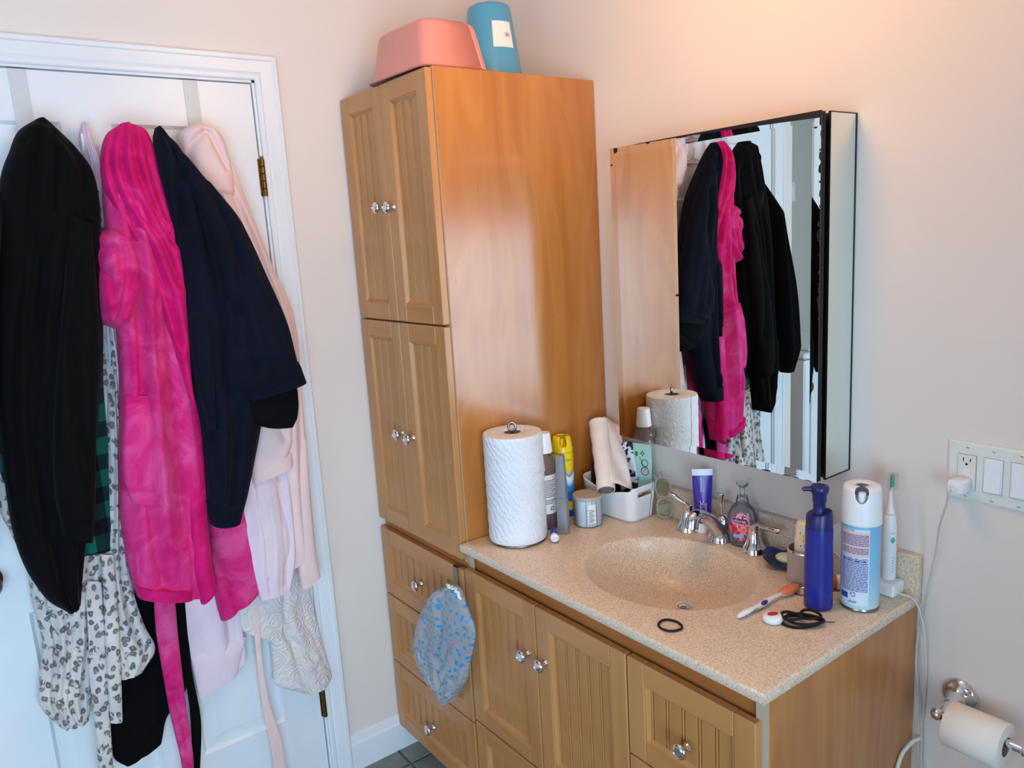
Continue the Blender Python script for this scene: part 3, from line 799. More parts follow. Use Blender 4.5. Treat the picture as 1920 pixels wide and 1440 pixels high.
top = thing('vanity_counter', (0.92,-0.26,CH-0.022), 'beige speckled solid-surface vanity counter with oval integral sink', 'counter')
ct.build('counter_with_bowl', 'solid_surface', top, smooth=50)
bs = MB()
zb = 0.9213
pr = [(0.0,CH-0.001),(-0.0195,CH-0.001),(-0.0195,zb-0.003),(-0.0165,zb),(0.0,zb)]
bs.grid([[(x,y-0.0005,z) for (y,z) in pr] for x in (CX0, CX1-0.0035)])
bs.add([(CX1-0.0035,y-0.0005,z) for (y,z) in pr]+[(CX1-0.0005,-0.0035,CH-0.001),(CX1-0.0005,-0.016,CH-0.001),(CX1-0.0005,-0.016,zb-0.005),(CX1-0.0005,-0.0035,zb-0.005)], [(0,1,6,5),(1,2,7,6),(2,3,7),(3,4,8,7),(4,0,5,8),(5,6,7,8)])
bs.build('backsplash', 'solid_surface', top, smooth=30)
dn = MB(); dc = (DR[0],DR[1],CH-BD)
dn.lathe([(0.012,-0.004),(0.016,0.0012),(0.0215,0.0022),(0.0225,0.0008),(0.0222,-0.003)], dc, 'z', 32)
dn.build('drain_ring', 'chrome', top)
MB().lathe([(0.0,0.004),(0.009,0.0045),(0.0128,0.003),(0.0132,0.0),(0.0,-0.002)], dc, 'z', 28).build('stopper', 'chrome', top)

# ---- medicine cabinet with mirror door standing slightly ajar
MX0, MX1, MZ0, MZ1 = 0.636, 1.2209, 1.0690, 1.8080
mc = thing('medicine_cabinet', (0.93,-0.05,MZ0), 'mirrored medicine cabinet with worn black edges above the sink', 'mirror cabinet')
bx = MB()
bx.box(MX0+0.004, MX1-0.004, -0.0950, -0.0005, MZ0+0.003, MZ1-0.003, 0)
bx.build('body', 'black_plastic', mc)
MB().box(MX1-0.0040, MX1-0.0005, -0.0945, -0.0035, MZ0+0.0025, MZ1-0.0015).build('side_mirror', 'mirror_side', mc)
MB().box(MX0+0.0005, MX0+0.0040, -0.0945, -0.0035, MZ0+0.0025, MZ1-0.0015).build('side_mirror', 'mirror_side', mc)
fr = MB()
for (a,b_,c,d) in ((-0.0035,-0.0004,MZ0,MZ1),(-0.0965,-0.0945,MZ0,MZ1)): fr.box(MX1-0.004, MX1+0.0006, a, b_, c, d)
fr.box(MX1-0.004, MX1+0.0006, -0.0965, -0.0004, MZ0-0.0005, MZ0+0.002); fr.box(MX1-0.004, MX1+0.0006, -0.0965, -0.0004, MZ1-0.0015, MZ1+0.0005)
fr.build('side_frame', 'black_plastic', mc)
# door: local axis u along the door, n outward
HL, HR = np.array([MX0, -0.1135]), np.array([MX1-0.001, -0.1255])
du = HR-HL; wd = np.linalg.norm(du); du /= wd; dnv = np.array([du[1], -du[0]])
def dm(u, z, n): p = HL+du*u+dnv*n; return (p[0], p[1], z)
dd = MB()
def dbox(u0,u1,z0,z1,n0,n1,mi=0):
    v = [dm(u,z,n) for z in (z0,z1) for n in (n0,n1) for u in (u0,u1)]
    dd.add(v, [(0,2,3,1),(4,5,7,6),(0,1,5,4),(2,6,7,3),(0,4,6,2),(1,3,7,5)], mi)
dbox(0.002, wd-0.002, MZ0+0.002, MZ1-0.002, -0.0145, -0.0055)
dbox(0.004, wd-0.006, MZ0+0.006, MZ1-0.006, -0.0055, -0.0030)
for k in range(3): dbox(wd-0.0045, wd-0.0002, MZ0+0.001, MZ1-0.001, -0.0140+k*0.0045, -0.0115+k*0.0045)
dd.build('door', 'black_plastic', mc)
drd = [o for o in mc.children if o.name.startswith('door')][0]
gl = MB(); bv, tl = 0.019, 0.019*math.tan(math.radians(2.3))
U = [0.0, bv, wd-bv, wd]; Z = [MZ0, MZ0+bv, MZ1-bv, MZ1]
outer = [dm(0,MZ0,tl), dm(wd,MZ0,tl), dm(wd,MZ1,tl), dm(0,MZ1,tl)]
inner = [dm(bv,MZ0+bv,0), dm(wd-bv,MZ0+bv,0), dm(wd-bv,MZ1-bv,0), dm(bv,MZ1-bv,0)]
back = [dm(0,MZ0,-0.003), dm(wd,MZ0,-0.003), dm(wd,MZ1,-0.003), dm(0,MZ1,-0.003)]
gl.add(outer+inner+back, [(4,5,6,7),(0,1,5,4),(1,2,6,5),(2,3,7,6),(3,0,4,7)], 0)
gl.add(outer+back, [(0,4,5,1),(1,5,6,2),(2,6,7,3),(3,7,4,0),(4,7,6,5)], 1)
gl.build('mirror_glass', ['mirror_glass','black_plastic'], drd, smooth=0)
# desilvered black flecks along the rim of the glass
fk = MB(); rn = random.Random(4)
def fleck(u, z, su, sz):
    n = 9; o_ = [(u+su*math.cos(2*math.pi*k/n)*rn.uniform(.6,1.1), z+sz*math.sin(2*math.pi*k/n)*rn.uniform(.6,1.1)) for k in range(n)]
    fk.prism([(min(max(a,0.0002),wd-0.0002), min(max(b_,MZ0+0.0002),MZ1-0.0002)) for a,b_ in o_], tl+0.0002, tl+0.0008, lambda a,b_,d: dm(a,b_,d))
for k in range(26): fleck(wd-abs(rn.gauss(0,0.0015)), rn.uniform(MZ0+0.3,MZ1-0.01), rn.uniform(.0010,.0025), rn.uniform(.002,.008))
for (u,z,a,b_) in ((0.020,MZ1-0.004,0.008,0.012),(0.004,MZ1-0.040,0.003,0.003),(0.13,MZ1-0.002,0.006,0.004),(wd-0.012,MZ1-0.030,0.004,0.002),(wd-0.003,MZ1-0.235,0.0035,0.014),(wd-0.002,MZ1-0.11,0.003,0.006),(0.30,MZ0+0.001,0.010,0.003)): fleck(u,z,a,b_)
for k in range(16): fleck(rn.uniform(0.05,wd), MZ1-abs(rn.gauss(0,0.0012)), rn.uniform(.004,.03), rn.uniform(.0010,.0030))
for k in range(10): fleck(rn.uniform(0.25,wd), MZ0+abs(rn.gauss(0,0.0008)), rn.uniform(.003,.015), rn.uniform(.0008,.0018))
fko = fk.build('worn_edge', 'black_plastic', drd); fko['kind'] = 'stuff'
# upper dark strip of the worn door edge
tp_ = MB(); n = 24
tp_.add([dm(0.10+(wd-0.10)*k/n, MZ1-0.001-0.012*(k/n)**1.5, tl+0.0009) for k in range(n+1)]+[dm(0.10+(wd-0.10)*k/n, MZ1+0.0006, tl+0.0009) for k in range(n+1)]
  +[dm(0.10+(wd-0.10)*k/n, MZ1-0.001-0.012*(k/n)**1.5, -0.004) for k in range(n+1)]+[dm(0.10+(wd-0.10)*k/n, MZ1+0.0006, -0.004) for k in range(n+1)],
  [(k,k+1,n+2+k,n+1+k) for k in range(n)]+[(n+1+k,n+2+k,3*n+4+k,3*n+3+k) for k in range(n)])
tp_.build('edge_trim', 'black_plastic', drd)

# ------------------------------------------------------------------ on top of the tower
def loft_rr(secs, n=6):
    """secs: (w, h, r, z, cx, cy, rot)"""
    rows = []
    for (w,h,r,z,cx,cy,ro) in secs:
        c_, s_ = math.cos(ro), math.sin(ro)
        p = [(cx+u*c_-v*s_, cy+u*s_+v*c_, z) for u, v in rrect(w,h,r,n)]
        rows.append(p+[p[0]])
    return rows
tb = MB(); cx, cy, ro = 0.320, -0.430, 0.05; z = CT+0.0008
sec = [(0.272,0.210,0.03,z+0.001),(0.276,0.214,0.03,z+0.0035),(0.262,0.200,0.03,z+0.006),(0.258,0.196,0.03,z+0.010),(0.228,0.166,0.032,z+0.100),(0.222,0.160,0.034,z+0.110),(0.208,0.146,0.036,z+0.116),(0.12,0.08,0.03,z+0.118),(0.02,0.014,0.005,z+0.118)]
tb.grid(loft_rr([(*s_, cx, cy, ro) for s_ in sec], 8))
tag(tb.build('wash_basin', 'pink_plastic', solid=0.002, smooth=60), 'pink plastic basin turned upside down on the linen tower', 'basin')
bk = thing('waste_basket', (0.300,-0.215,CT+0.0008), 'blue plastic wastebasket turned upside down behind the pink basin', 'wastebasket')
c = (0.300,-0.215,CT+0.0008)
MB().lathe([(0.084,0.0),(0.089,0.001),(0.0895,0.004),(0.083,0.006),(0.0815,0.012),(0.0575,0.190),(0.054,0.198),(0.046,0.2025),(0.0,0.203)], c, 'z', 48, cap=False).build('shell', 'blue_plastic', bk, solid=0.002, smooth=60)
lb = MB(); fn = lambda u, v, d: (c[0]+(0.0815-(v-0.012)*0.1348+d)*math.cos(-0.28+u/0.07), c[1]+(0.0815-(v-0.012)*0.1348+d)*math.sin(-0.28+u/0.07), c[2]+v)
patch(lb, fn, -0.018, 0.042, 0.086, 0.152, 0.0014, 14, 6)
put_text(lb, 'W', 0.016, fn, 0.0022, 1, off=(0.024,0.112))
lb.build('paper_label', ['paper_label','ink'], bk, smooth=60)

# ------------------------------------------------------------------ counter, left to right
Z0 = CH+0.0006
# paper towels on a holder
pc = (0.5465,-0.404,Z0)
ph = thing('paper_towel_holder', pc, 'steel paper towel holder with looped rod beside the linen tower', 'towel holder')
MB().lathe([(0.0,0.0),(0.071,0.0),(0.073,0.002),(0.072,0.0045),(0.0,0.0055)], pc, 'z', 48).build('base', 'brushed_steel', ph)
MB().tube([(pc[0],pc[1],pc[2]+0.004),(pc[0],pc[1],pc[2]+0.288)], 0.0035, 12).build('rod', 'brushed_steel', ph)
vd = Vector((0.80,-0.60,0)).normalized()
lp = [(pc[0]+0.35*0.013*math.sin(a)*0.6, pc[1]-0.013*math.sin(a)*0.8, pc[2]+0.286+0.018*(1-math.cos(a))*0.5) for a in np.linspace(-2.6,2.6,20)]
lp = [(pc[0]+0.009*math.sin(a)*0.60, pc[1]+0.009*math.sin(a)*0.80, pc[2]+0.2975-0.0105*math.cos(a)) for a in np.linspace(0.15,2*math.pi-0.15,28)]
MB().tube(lp, 0.0033, 10).build('loop', 'brushed_steel', ph)
rl = thing('paper_towel_roll', (pc[0],pc[1],pc[2]+0.0062), 'full roll of white embossed paper towels standing on its holder', 'paper towels')
rm = MB(); pz = pc[2]+0.0062
rows = []
for (r_, z_) in [(0.0215,0.002),(0.06,0.0),(0.0742,0.0008),(0.0752,0.006)]+[(0.0752+0.0006*math.sin(k*1.9),0.006+0.264*k/24) for k in range(1,24)]+[(0.0752,0.272),(0.0735,0.2775),(0.06,0.2785),(0.0230,0.2780),(0.0215,0.276),(0.0215,0.002)]:
    rows.append([(pc[0]+(r_+(0.0010*max(0,(a/(2*math.pi))) if r_ > 0.07 else 0))*math.cos(a), pc[1]+(r_+(0.0010*max(0,(a/(2*math.pi))) if r_ > 0.07 else 0))*math.sin(a), pz+z_) for a in np.linspace(0,2*math.pi,73)])
rm.grid(rows); rm.build('towel_sheets', 'paper_towel', rl, smooth=60)
MB().lathe([(0.0214,0.003),(0.0214,0.277),(0.0204,0.277),(0.0204,0.003)], (pc[0],pc[1],pz), 'z', 36, cap=False).build('core', 'cardboard', rl)
em = MB(); put_text(em, 'Bounty', 0.022, cylmap(pc, 0.0762, -0.86, pc[2]+0.225), 0.0004); em.build('embossing', 'paper_towel', rl)

# clear mouth-rinse bottle with white cap behind the towels
bc = (0.537,-0.297,Z0)
bo = thing('lotion_bottle', bc, 'clear pump-style bottle with white cap and white label behind the paper towels', 'bottle')
def oval(prof, c, th, sx, sy, seg=40):
    M = Matrix.Rotation(th, 3, 'Z'); return MB().lathe(prof, c, 'z', seg, 0, sx, sy, M)
th = math.radians(20)
oval([(0.0,0.0),(0.030,0.0),(0.034,0.004),(0.0345,0.012),(0.0345,0.160),(0.033,0.178),(0.027,0.194),(0.0155,0.206),(0.0145,0.214),(0.0,0.214)], bc, th, 0.82, 1.0).build('body', 'clear_lotion', bo, smooth=60)
oval([(0.0,0.002),(0.029,0.002),(0.0325,0.006),(0.033,0.012),(0.033,0.040),(0.0,0.040)], bc, th, 0.82, 1.0).build('liquid', 'purple_liquid', bo, smooth=60)
MB().lathe([(0.0,0.206),(0.0225,0.206),(0.0225,0.209),(0.0185,0.256),(0.0170,0.259),(0.0,0.2595)], bc, 'z', 32).build('cap', 'white_plastic', bo, smooth=40)
lbm = MB(); fnl = lambda u, v, d: (lambda p: (bc[0]+p[0], bc[1]+p[1], bc[2]+v))(Matrix.Rotation(th,3,'Z') @ Vector(((0.0349+d)*0.82*math.cos(-0.95+u/0.034), (0.0349+d)*math.sin(-0.95+u/0.034), 0)))
patch(lbm, fnl, -0.035, 0.042, 0.044, 0.150, 0.0, 20, 6)
lbm.build('label', 'paper_label', bo, smooth=60)
pr_ = MB()
for k in range(15):
    if k == 3: continue
    patch(pr_, fnl, -0.030, 0.026+0.006*((k*7) % 3-1), 0.072+k*0.0045, 0.0735+k*0.0045, 0.0006, 10, 1)
put_text(pr_, '\u267B', 0.012, fnl, 0.0006, 0, off=(0.016,0.054))
for k in range(3):
    a = 2*math.pi*k/3+0.5; o2 = [(0.018+0.0055*math.cos(a+t_), 0.059+0.0055*math.sin(a+t_)) for t_ in np.linspace(0,1.5,6)]
    i2 = [(0.018+0.0036*math.cos(a+t_), 0.059+0.0036*math.sin(a+t_)) for t_ in np.linspace(1.5,0,6)]
    pr_.add([fnl(u,v,0.0007) for u,v in o2+i2], [tuple(range(12))])
pr_.build('print', 'ink', bo, smooth=60)

# yellow aerosol can
yc = (0.5005,-0.2040,Z0)
ya = thing('aerosol_can', yc, 'yellow air freshener can with blue swirl print against the tower', 'spray can')
MB().lathe([(0.0,0.0),(0.0285,0.0),(0.0300,0.002),(0.0298,0.005),(0.0298,0.178),(0.0292,0.182),(0.0,0.183)], yc, 'z', 40).build('body', 'yellow_can_print', ya, smooth=60)
def slotted_cap(name, c, prof, th0, half, mats, parent, floor_z, ucut, seg=64, mi_in=0):
    """turned cap whose wall is cut down on the side facing th0"""
    m_ = MB(); rows = []
    for (r_, z_) in prof:
        row = []
        for k in range(seg+1):
            a = th0+math.pi+2*math.pi*k/seg; da = (a-th0+math.pi) % (2*math.pi)-math.pi
            zz = z_
            row.append((c[0]+r_*math.cos(a), c[1]+r_*math.sin(a), c[2]+zz, da))
        rows.append(row)
    def keep(da, z_): return not (abs(da) < half and z_ > ucut(abs(da)/half))
    vs = []; fs = []
    n, mm = len(rows), seg+1
    for r_ in rows: vs += [(p[0],p[1],p[2]) for p in r_]
    for i in range(n-1):
        for j in range(seg):
            da = (rows[i][j][3]+rows[i][j+1][3])/2
            if abs(rows[i][j][3]-rows[i][j+1][3]) > 1: da = math.pi
            zc = (rows[i][j][2]+rows[i+1][j][2])/2-c[2]
            if keep(da, zc): fs.append((i*mm+j, i*mm+j+1, (i+1)*mm+j+1, (i+1)*mm+j))
    m_.add(vs, fs)
    return m_.build(name, mats, parent, solid=0.0022, smooth=60)
pr1 = [(0.0295,0.181+0.0)]+[(0.0295-0.0006*k, 0.181+0.0045*k) for k in range(1,9)]+[(0.0235,0.2215),(0.0200,0.2245),(0.0150,0.2255)]
slotted_cap('cap', yc, pr1, -0.55, 0.42, 'yellow_plastic', ya, 0.2, lambda q: 0.197+0.012*q*q)
MB().lathe([(0.0,0.184),(0.0235,0.184),(0.0225,0.199),(0.0,0.200)], yc, 'z', 28).build('cap_floor', 'yellow_plastic', ya)
MB().lathe([(0.0,0.199),(0.006,0.199),(0.0055,0.216),(0.0,0.217)], yc, 'z', 16).build('nozzle', 'yellow_plastic', ya)
tx = MB(); put_text(tx, 'Clean', 0.0085, cylmap(yc, 0.0301, -0.10, yc[2]+0.160), 0.0004)
put_text(tx, 'BLUE', 0.0085, cylmap(yc, 0.0301, -0.05, yc[2]+0.075), 0.0004, 1); tx.build('lettering', ['ink','light_blue'], ya)

# grey two-part stick
gc = Vector((0.6050,-0.2990,Z0)); gs = thing('grey_stick', tuple(gc), 'tall slim grey plastic case standing beside the paper towels', 'plastic case')
def tower_box(mb, secs, c, rot, r=0.003, mi=0):
    rows = loft_rr([(w,h,min(r,w/3),c[2]+z,c[0]+ox,c[1]+oy,rot) for (w,h,z,ox,oy) in secs], 3)
    mb.grid(rows, mi); n = len(rows[0])-1
    mb.add([p for p in rows[0][:-1]], [tuple(range(n))[::-1]], mi); mb.add([p for p in rows[-1][:-1]], [tuple(range(n))], mi)
    return mb
gx = 0.012
tower_box(MB(), [(0.0285,0.0225,0.0,0,0),(0.0285,0.0225,0.058,-0.0016,0.001),(0.0280,0.0222,0.0585,-0.0016,0.001),(0.0278,0.0220,0.096,-0.003,0.002)], gc, 0.55).build('case_body', 'grey_plastic', gs, smooth=30)
tower_box(MB(), [(0.0255,0.0200,0.0962,-0.003,0.002),(0.0255,0.0200,0.130,-0.0045,0.003),(0.0225,0.0175,0.205,-0.0075,0.005),(0.0205,0.0155,0.2085,-0.0077,0.0051)], gc, 0.55).build('case_cover', 'grey_plastic', gs, smooth=30)
# chrome clip-top tin behind the stick
# small toothpaste tube, cap towards the viewer
tc = Vector((0.6405,-0.3600,Z0+0.0125)); ta = Vector((0.610,-0.3400,Z0+0.019)); 
tt = thing('travel_toothpaste', (0.6405,-0.36,Z0), 'small red and blue toothpaste tube lying cap-first by the paper towels', 'toothpaste')
ax = (ta-tc).normalized(); sd = ax.cross(Vector((0,0,1))).normalized(); upv = sd.cross(ax)
m_ = MB(); rows = []
for (k, a, b_) in ((0.0,0.0095,0.0095),(0.06,0.0115,0.0115),(0.4,0.0090,0.0150),(0.75,0.0050,0.0200),(1.0,0.0008,0.0230)):
    p = tc.lerp(ta, 0.2+0.8*k); rows.append([tuple(p+sd*(a*math.cos(t_))+upv*(b_*math.sin(t_))) for t_ in np.linspace(0,2*math.pi,29)])
m_.grid(rows)
for i, f_ in enumerate(m_.f):
    zc = np.mean([m_.v[j][2] for j in f_]); m_.mi[i] = 1 if zc < Z0+0.0160 else 0
m_.build('tube', ['navy_plastic','red_label'], tt, smooth=60)
R3 = Matrix((sd, upv, -ax)).transposed()
MB().lathe([(0.0,0.0),(0.0105,0.0),(0.0112,0.002),(0.0108,0.010),(0.0068,0.0115),(0.0062,0.017),(0.0,0.0175)], tuple(tc+ax*0.008), 'z', 28, M=R3).build('cap', 'white_plastic', tt)

# cotton swab tub
sc = (0.6000,-0.2075,Z0); sw = thing('cotton_swab_tub', sc, 'round clear tub of white cotton swabs in front of the white bin', 'swab tub')
MB().lathe([(0.036,0.0),(0.0385,0.0015),(0.0392,0.004),(0.0392,0.0755),(0.0385,0.0765)], sc, 'z', 48, cap=True).build('shell', 'clear_plastic', sw, smooth=60)
MB().lathe([(0.0396,0.0725),(0.0402,0.0735),(0.0402,0.0800),(0.0385,0.0825),(0.0,0.0832)], sc, 'z', 48, cap=False).build('lid', 'swab_lid', sw, smooth=50)
st = MB(); rs = random.Random(2)
for ring, n in ((0.0362,54),(0.0305,42),(0.0235,26),(0.0165,16),(0.0095,8)):
    for k in range(n):
        a = 2*math.pi*k/n+rs.uniform(-.03,.03); x, y = sc[0]+ring*math.cos(a), sc[1]+ring*math.sin(a); h = rs.uniform(0.0715,0.0735)
        st.lathe([(0.0018,0.002),(0.0023,0.006),(0.0022,0.012),(0.0020,0.015),(0.0020,h-0.015),(0.0022,h-0.012),(0.0023,h-0.005),(0.0015,h)], (x,y,sc[2]), 'z', 6)
so = st.build('swabs', 'white_matte', sw, smooth=60); so['kind'] = 'stuff'; so['label'] = 'white cotton swabs packed upright in the tub'
ll = MB(); patch(ll, cylmap(sc, 0.0394, -0.46, sc[2]+0.012), -0.011, 0.011, 0, 0.052, 0.0004, 8, 2)
for k in range(9): patch(ll, cylmap(sc, 0.0394, -0.46, sc[2]+0.016), -0.009+0.002*(k % 2), 0.004+0.003*((k*5) % 3-1), 0.004*k, 0.0014+0.004*k, 0.0009, 6, 1, 1)
ll.build('label', ['paper_label','ink'], sw, smooth=60)

# white bin with handle slot
bn = thing('storage_bin', (0.600,-0.088,Z0), 'white plastic storage bin with handle slot holding paper and pouches', 'bin')
m_ = MB(); nb_ = 88; HB = 0.088; ro = 0.03
def bin_pt(k, v):
    w, h, r_ = 0.176+0.020*v, 0.094+0.014*v, 0.024
    p = rrect(1,1,0.2,5)
    per = []
    q = (k/nb_)*4
    poly = np.array(rrect(w,h,r_,6)+[rrect(w,h,r_,6)[0]]); seg = np.linalg.norm(np.diff(poly,axis=0),axis=1); cum = np.concatenate([[0],np.cumsum(seg)])
    t_ = (k/nb_)*cum[-1]; i = min(np.searchsorted(cum,t_,side='right')-1, len(seg)-1); f_ = (t_-cum[i])/seg[i]
    u, vv = poly[i]*(1-f_)+poly[i+1]*f_
    c_, s_ = math.cos(ro), math.sin(ro)
    return (0.598+u*c_-vv*s_, -0.0875+u*s_+vv*c_, u/w, vv/h)
NV = 16; pts = []
for i in range(NV+1):
    row = []
    for k in range(nb_+1):
        v = i/NV; x, y, un, vn = bin_pt(k % nb_, v)
        dip = 0.018*math.exp(-((un)/0.30)**2) if vn < -0.3 else 0.0
        hh = HB+0.020*max(0, -un)+(0.008 if un > 0.45 else 0)-dip
        row.append((x, y, Z0+0.002+v*hh))
    pts.append(row)
vs = [p for r_ in pts for p in r_]; fs = []
for i in range(NV):
    for k in range(nb_):
        x, y, un, vn = bin_pt((k+0.5), (i+0.5)/NV)
        if un > 0.45 and abs(vn+0.02) < 0.26 and 11 <= i <= 12: continue
        fs.append((i*(nb_+1)+k, i*(nb_+1)+k+1, (i+1)*(nb_+1)+k+1, (i+1)*(nb_+1)+k))
m_.add(vs, fs); m_.add([p for p in pts[0][:-1]], [tuple(range(nb_))[::-1]])
m_.build('shell', 'white_plastic', bn, solid=0.0024, smooth=60)
# nearly used-up towel roll leaning in the bin
t0, t1 = Vector((0.628,-0.164,0.926)), Vector((0.511,-0.072,1.078))
ur = thing('used_paper_roll', (0.60,-0.13,0.93), 'nearly empty paper roll with loose sheet leaning out of the white bin', 'paper roll')
ax = (t1-t0).normalized(); sd = ax.cross(Vector((0,0,1))).normalized(); upv = sd.cross(ax)
def tubering(r_, k, n=33): p = t0.lerp(t1, k); return [tuple(p+sd*(r_*math.cos(a))+upv*(r_*math.sin(a))) for a in np.linspace(0,2*math.pi,n)]
m_ = MB(); m_.grid([tubering(0.0222,0.004),tubering(0.0240,0.0)]+[tubering(0.0247+0.0010*math.sin(k*2.1)+0.004*(k/12)**2, 0.01+0.985*k/12) for k in range(13)]+[tubering(0.022,1.0),tubering(0.0,1.0)])
m_.build('rolled_paper', 'paper_core', ur, smooth=60)
m_ = MB(); m_.grid([tubering(0.0221,0.0),tubering(0.0221,0.5),tubering(0.0,0.5)]); m_.build('core', 'cardboard', ur, smooth=60)
# loose sheet: leaves the roll on its right and hangs in a soft curve
right = Vector((0.62,0.78,0)).normalized(); m_ = MB(); rows = []
for i in range(15):
    k = 0.06+0.96*i/14; p = t0.lerp(t1, min(k,1.06)); row = []
    wmax = 0.060-0.014*(i/14)
    for j in range(13):
        s_ = j/12; e_ = sd*(0.0)+right*(0.012+wmax*s_); bulge = upv*(0.0205*(1-s_)**2+0.004*math.sin(s_*5+i*0.5)) 
        row.append(tuple(p+e_+bulge+Vector((0,0,-0.012*s_*s_))))
    rows.append(row)
m_.grid(rows); m_.build('loose_sheet', 'paper_core', ur, solid=0.0012, smooth=60)
# soft pouches in the bin
def pouch(name, c, w, h, th_, yaw, tilt, mname, label, cat='pouch', sag=0.0):
    m_ = MB(); n = 17; M = Matrix.Translation(Vector(c)) @ Matrix.Rotation(yaw,4,'Z') @ Matrix.Rotation(tilt,4,'X')
    for sg in (1,-1):
        rows = []
        for i in range(n):
            row = []
            for j in range(n):
                u, v = j/(n-1)*2-1, i/(n-1)*2-1
                su = math.copysign(abs(u)**0.9, u); rr = max(0,(1-u**4)*(1-v**4))**0.5
                b_ = th_*rr*(1+0.18*math.sin(5*u+3*v+c[0]*90))
                row.append(M @ Vector((su*w/2*(1-0.06*v*v-sag*max(v,0)), -sg*b_/2, (v+1)/2*h*(1-0.05*u*u))))
            rows.append(row)
        m_.grid(rows, 0, sg < 0)
    return tag(m_.build(name, mname, smooth=60, org=tuple(c)), label, cat)
zb_ = Z0+0.006
pouch('galaxy_pouch', (0.5225,-0.058,zb_), 0.080, 0.178, 0.018, 0.10, -0.04, 'galaxy_cloth', 'black star-speckled pouch at the tower end of the white bin')
pouch('maroon_pouch', (0.5450,-0.098,zb_), 0.078, 0.128, 0.020, 0.35, -0.05, 'maroon_cloth', 'dark maroon pouch tucked beneath the leaning paper roll')
pouch('swirl_pouch', (0.606,-0.056,zb_), 0.062, 0.188, 0.018, 0.55, -0.05, 'swirl_cloth', 'black and white swirl-patterned pouch in the white bin', sag=0.25)
mp = thing('cherry_card', (0.640,-0.036,zb_), 'mint green pouch printed with a pink cherry and star at the back of the bin', 'pouch')
ML = Vector((0.640,-0.036,zb_)); hx = Vector((0.95,0.31,0)); nx = Vector((0.31,-0.95,0))
def mfn(u,v,d=0.0): p = ML+hx*u+nx*d; return (p[0],p[1],p[2]+v)
def cushion(mb, w, h, th_, n=15):
    for sg in (1,-1):
        mb.grid([[mfn((j/(n-1)*2-1)*w/2, i/(n-1)*h, sg*th_/2*max(0,(1-(j/(n-1)*2-1)**6)*(1-(i/(n-1)*2-1)**6))**0.5) for j in range(n)] for i in range(n)], 0, sg < 0)
m_ = MB(); cushion(m_, 0.056, 0.186, 0.012); m_.build('body', 'mint_cloth', mp, smooth=60)
ink = MB(); D = 0.0064
def ring2(cx,cy,r0,r1,mi=0,n=20,fnn=mfn,d=D):
    o_ = [fnn(*p, d) for p in circ(cx,cy,r1,n)]; i_ = [fnn(*p, d) for p in circ(cx,cy,r0,n)]
    ink.add(o_+i_, [(k,(k+1) % n,n+(k+1) % n,n+k) for k in range(n)], mi)
def disc2(cx,cy,r,mi,sx=1.0,n=18,d=D): ink.add([mfn(cx+(a-cx)*sx,b_,d) for a,b_ in circ(cx,cy,r,n)], [tuple(range(n))], mi)
disc2(0.010,0.110,0.0105,1); ring2(0.010,0.110,0.0100,0.0122)
ring2(0.010,0.133,0.0085,0.0105); disc2(-0.014,0.158,0.0075,2,0.7); ring2(-0.016,0.086,0.005,0.007)
s4 = [(0.008*math.cos(a)*(1 if k % 2 == 0 else 0.38), 0.160+0.010*math.sin(a)*(1 if k % 2 == 0 else 0.38)) for k, a in enumerate(np.linspace(0,2*math.pi,9)[:-1])]
ink.add([mfn(u+0.004,v,D) for u,v in s4]+[mfn(u*0.55+0.004,0.160+(v-0.160)*0.55,D) for u,v in s4], [(k,(k+1) % 8,8+(k+1) % 8,8+k) for k in range(8)], 0)
for (a,b_) in (((-0.006,0.150),(0.006,0.124)),((0.018,0.124),(0.004,0.108))):
    ink.add([mfn(a[0],a[1],D),mfn(a[0]+0.0018,a[1],D),mfn(b_[0]+0.0018,b_[1],D),mfn(b_[0],b_[1],D)], [(0,1,2,3)], 0)
ink.build('print', ['ink','cherry_pink','leaf_green'], mp, smooth=0)
tag(MB().tube([(0.64,-0.10,Z0+0.058),(0.655,-0.062,Z0+0.064)], 0.010, 14).build('hair_roller', 'white_plastic'), 'small white tube lying inside the white bin', 'tube')
tag(MB().box(0.640,0.675,-0.120,-0.058,Z0+0.030,Z0+0.052,0,0.003).build('printed_carton', 'orange_rubber'), 'small orange carton showing through the bin handle slot', 'carton')

# reading glasses, standing on end against the bin
gg = thing('reading_glasses', (0.722,-0.052,Z0), 'clear-framed reading glasses standing on end against the white bin', 'glasses')
gh = Vector((0.66,0.75,0)).normalized(); gn = Vector((0.75,-0.66,0)).normalized(); G0 = Vector((0.7235,-0.0540,Z0+0.0025))
def gf(u,v,d=0.0):
    u, v = u*1.10, v*1.12; p = G0+gh*(u+0.009)+gn*d
    return (p[0]-v*0.05, p[1]-v*0.02, p[2]+v)
def gf_old(u,v,d=0.0): p = G0+gh*u+gn*d; return (p[0]-v*0.05, p[1]+v*0.02, p[2]+v)
for vc in (0.026,0.078):
    pts = [gf(a,vc+b_) for a,b_ in [(0.0175*math.copysign(abs(math.cos(t_))**0.75,math.cos(t_)), 0.0235*math.copysign(abs(math.sin(t_))**0.75,math.sin(t_))) for t_ in np.linspace(0,2*math.pi,33)[:-1]]]
    MB().tube(pts, 0.0017, 8, True).build('rim', 'clear_rim', gg)
    m_ = MB(); m_.prism([(a*0.96,b_*0.96) for a,b_ in [(0.0175*math.copysign(abs(math.cos(t_))**0.75,math.cos(t_)), 0.0235*math.copysign(abs(math.sin(t_))**0.75,math.sin(t_))) for t_ in np.linspace(0,2*math.pi,33)[:-1]]], -0.0005, 0.0005, lambda a,b_,d: gf(a,vc+b_,d)); m_.build('lens', 'lens', gg)
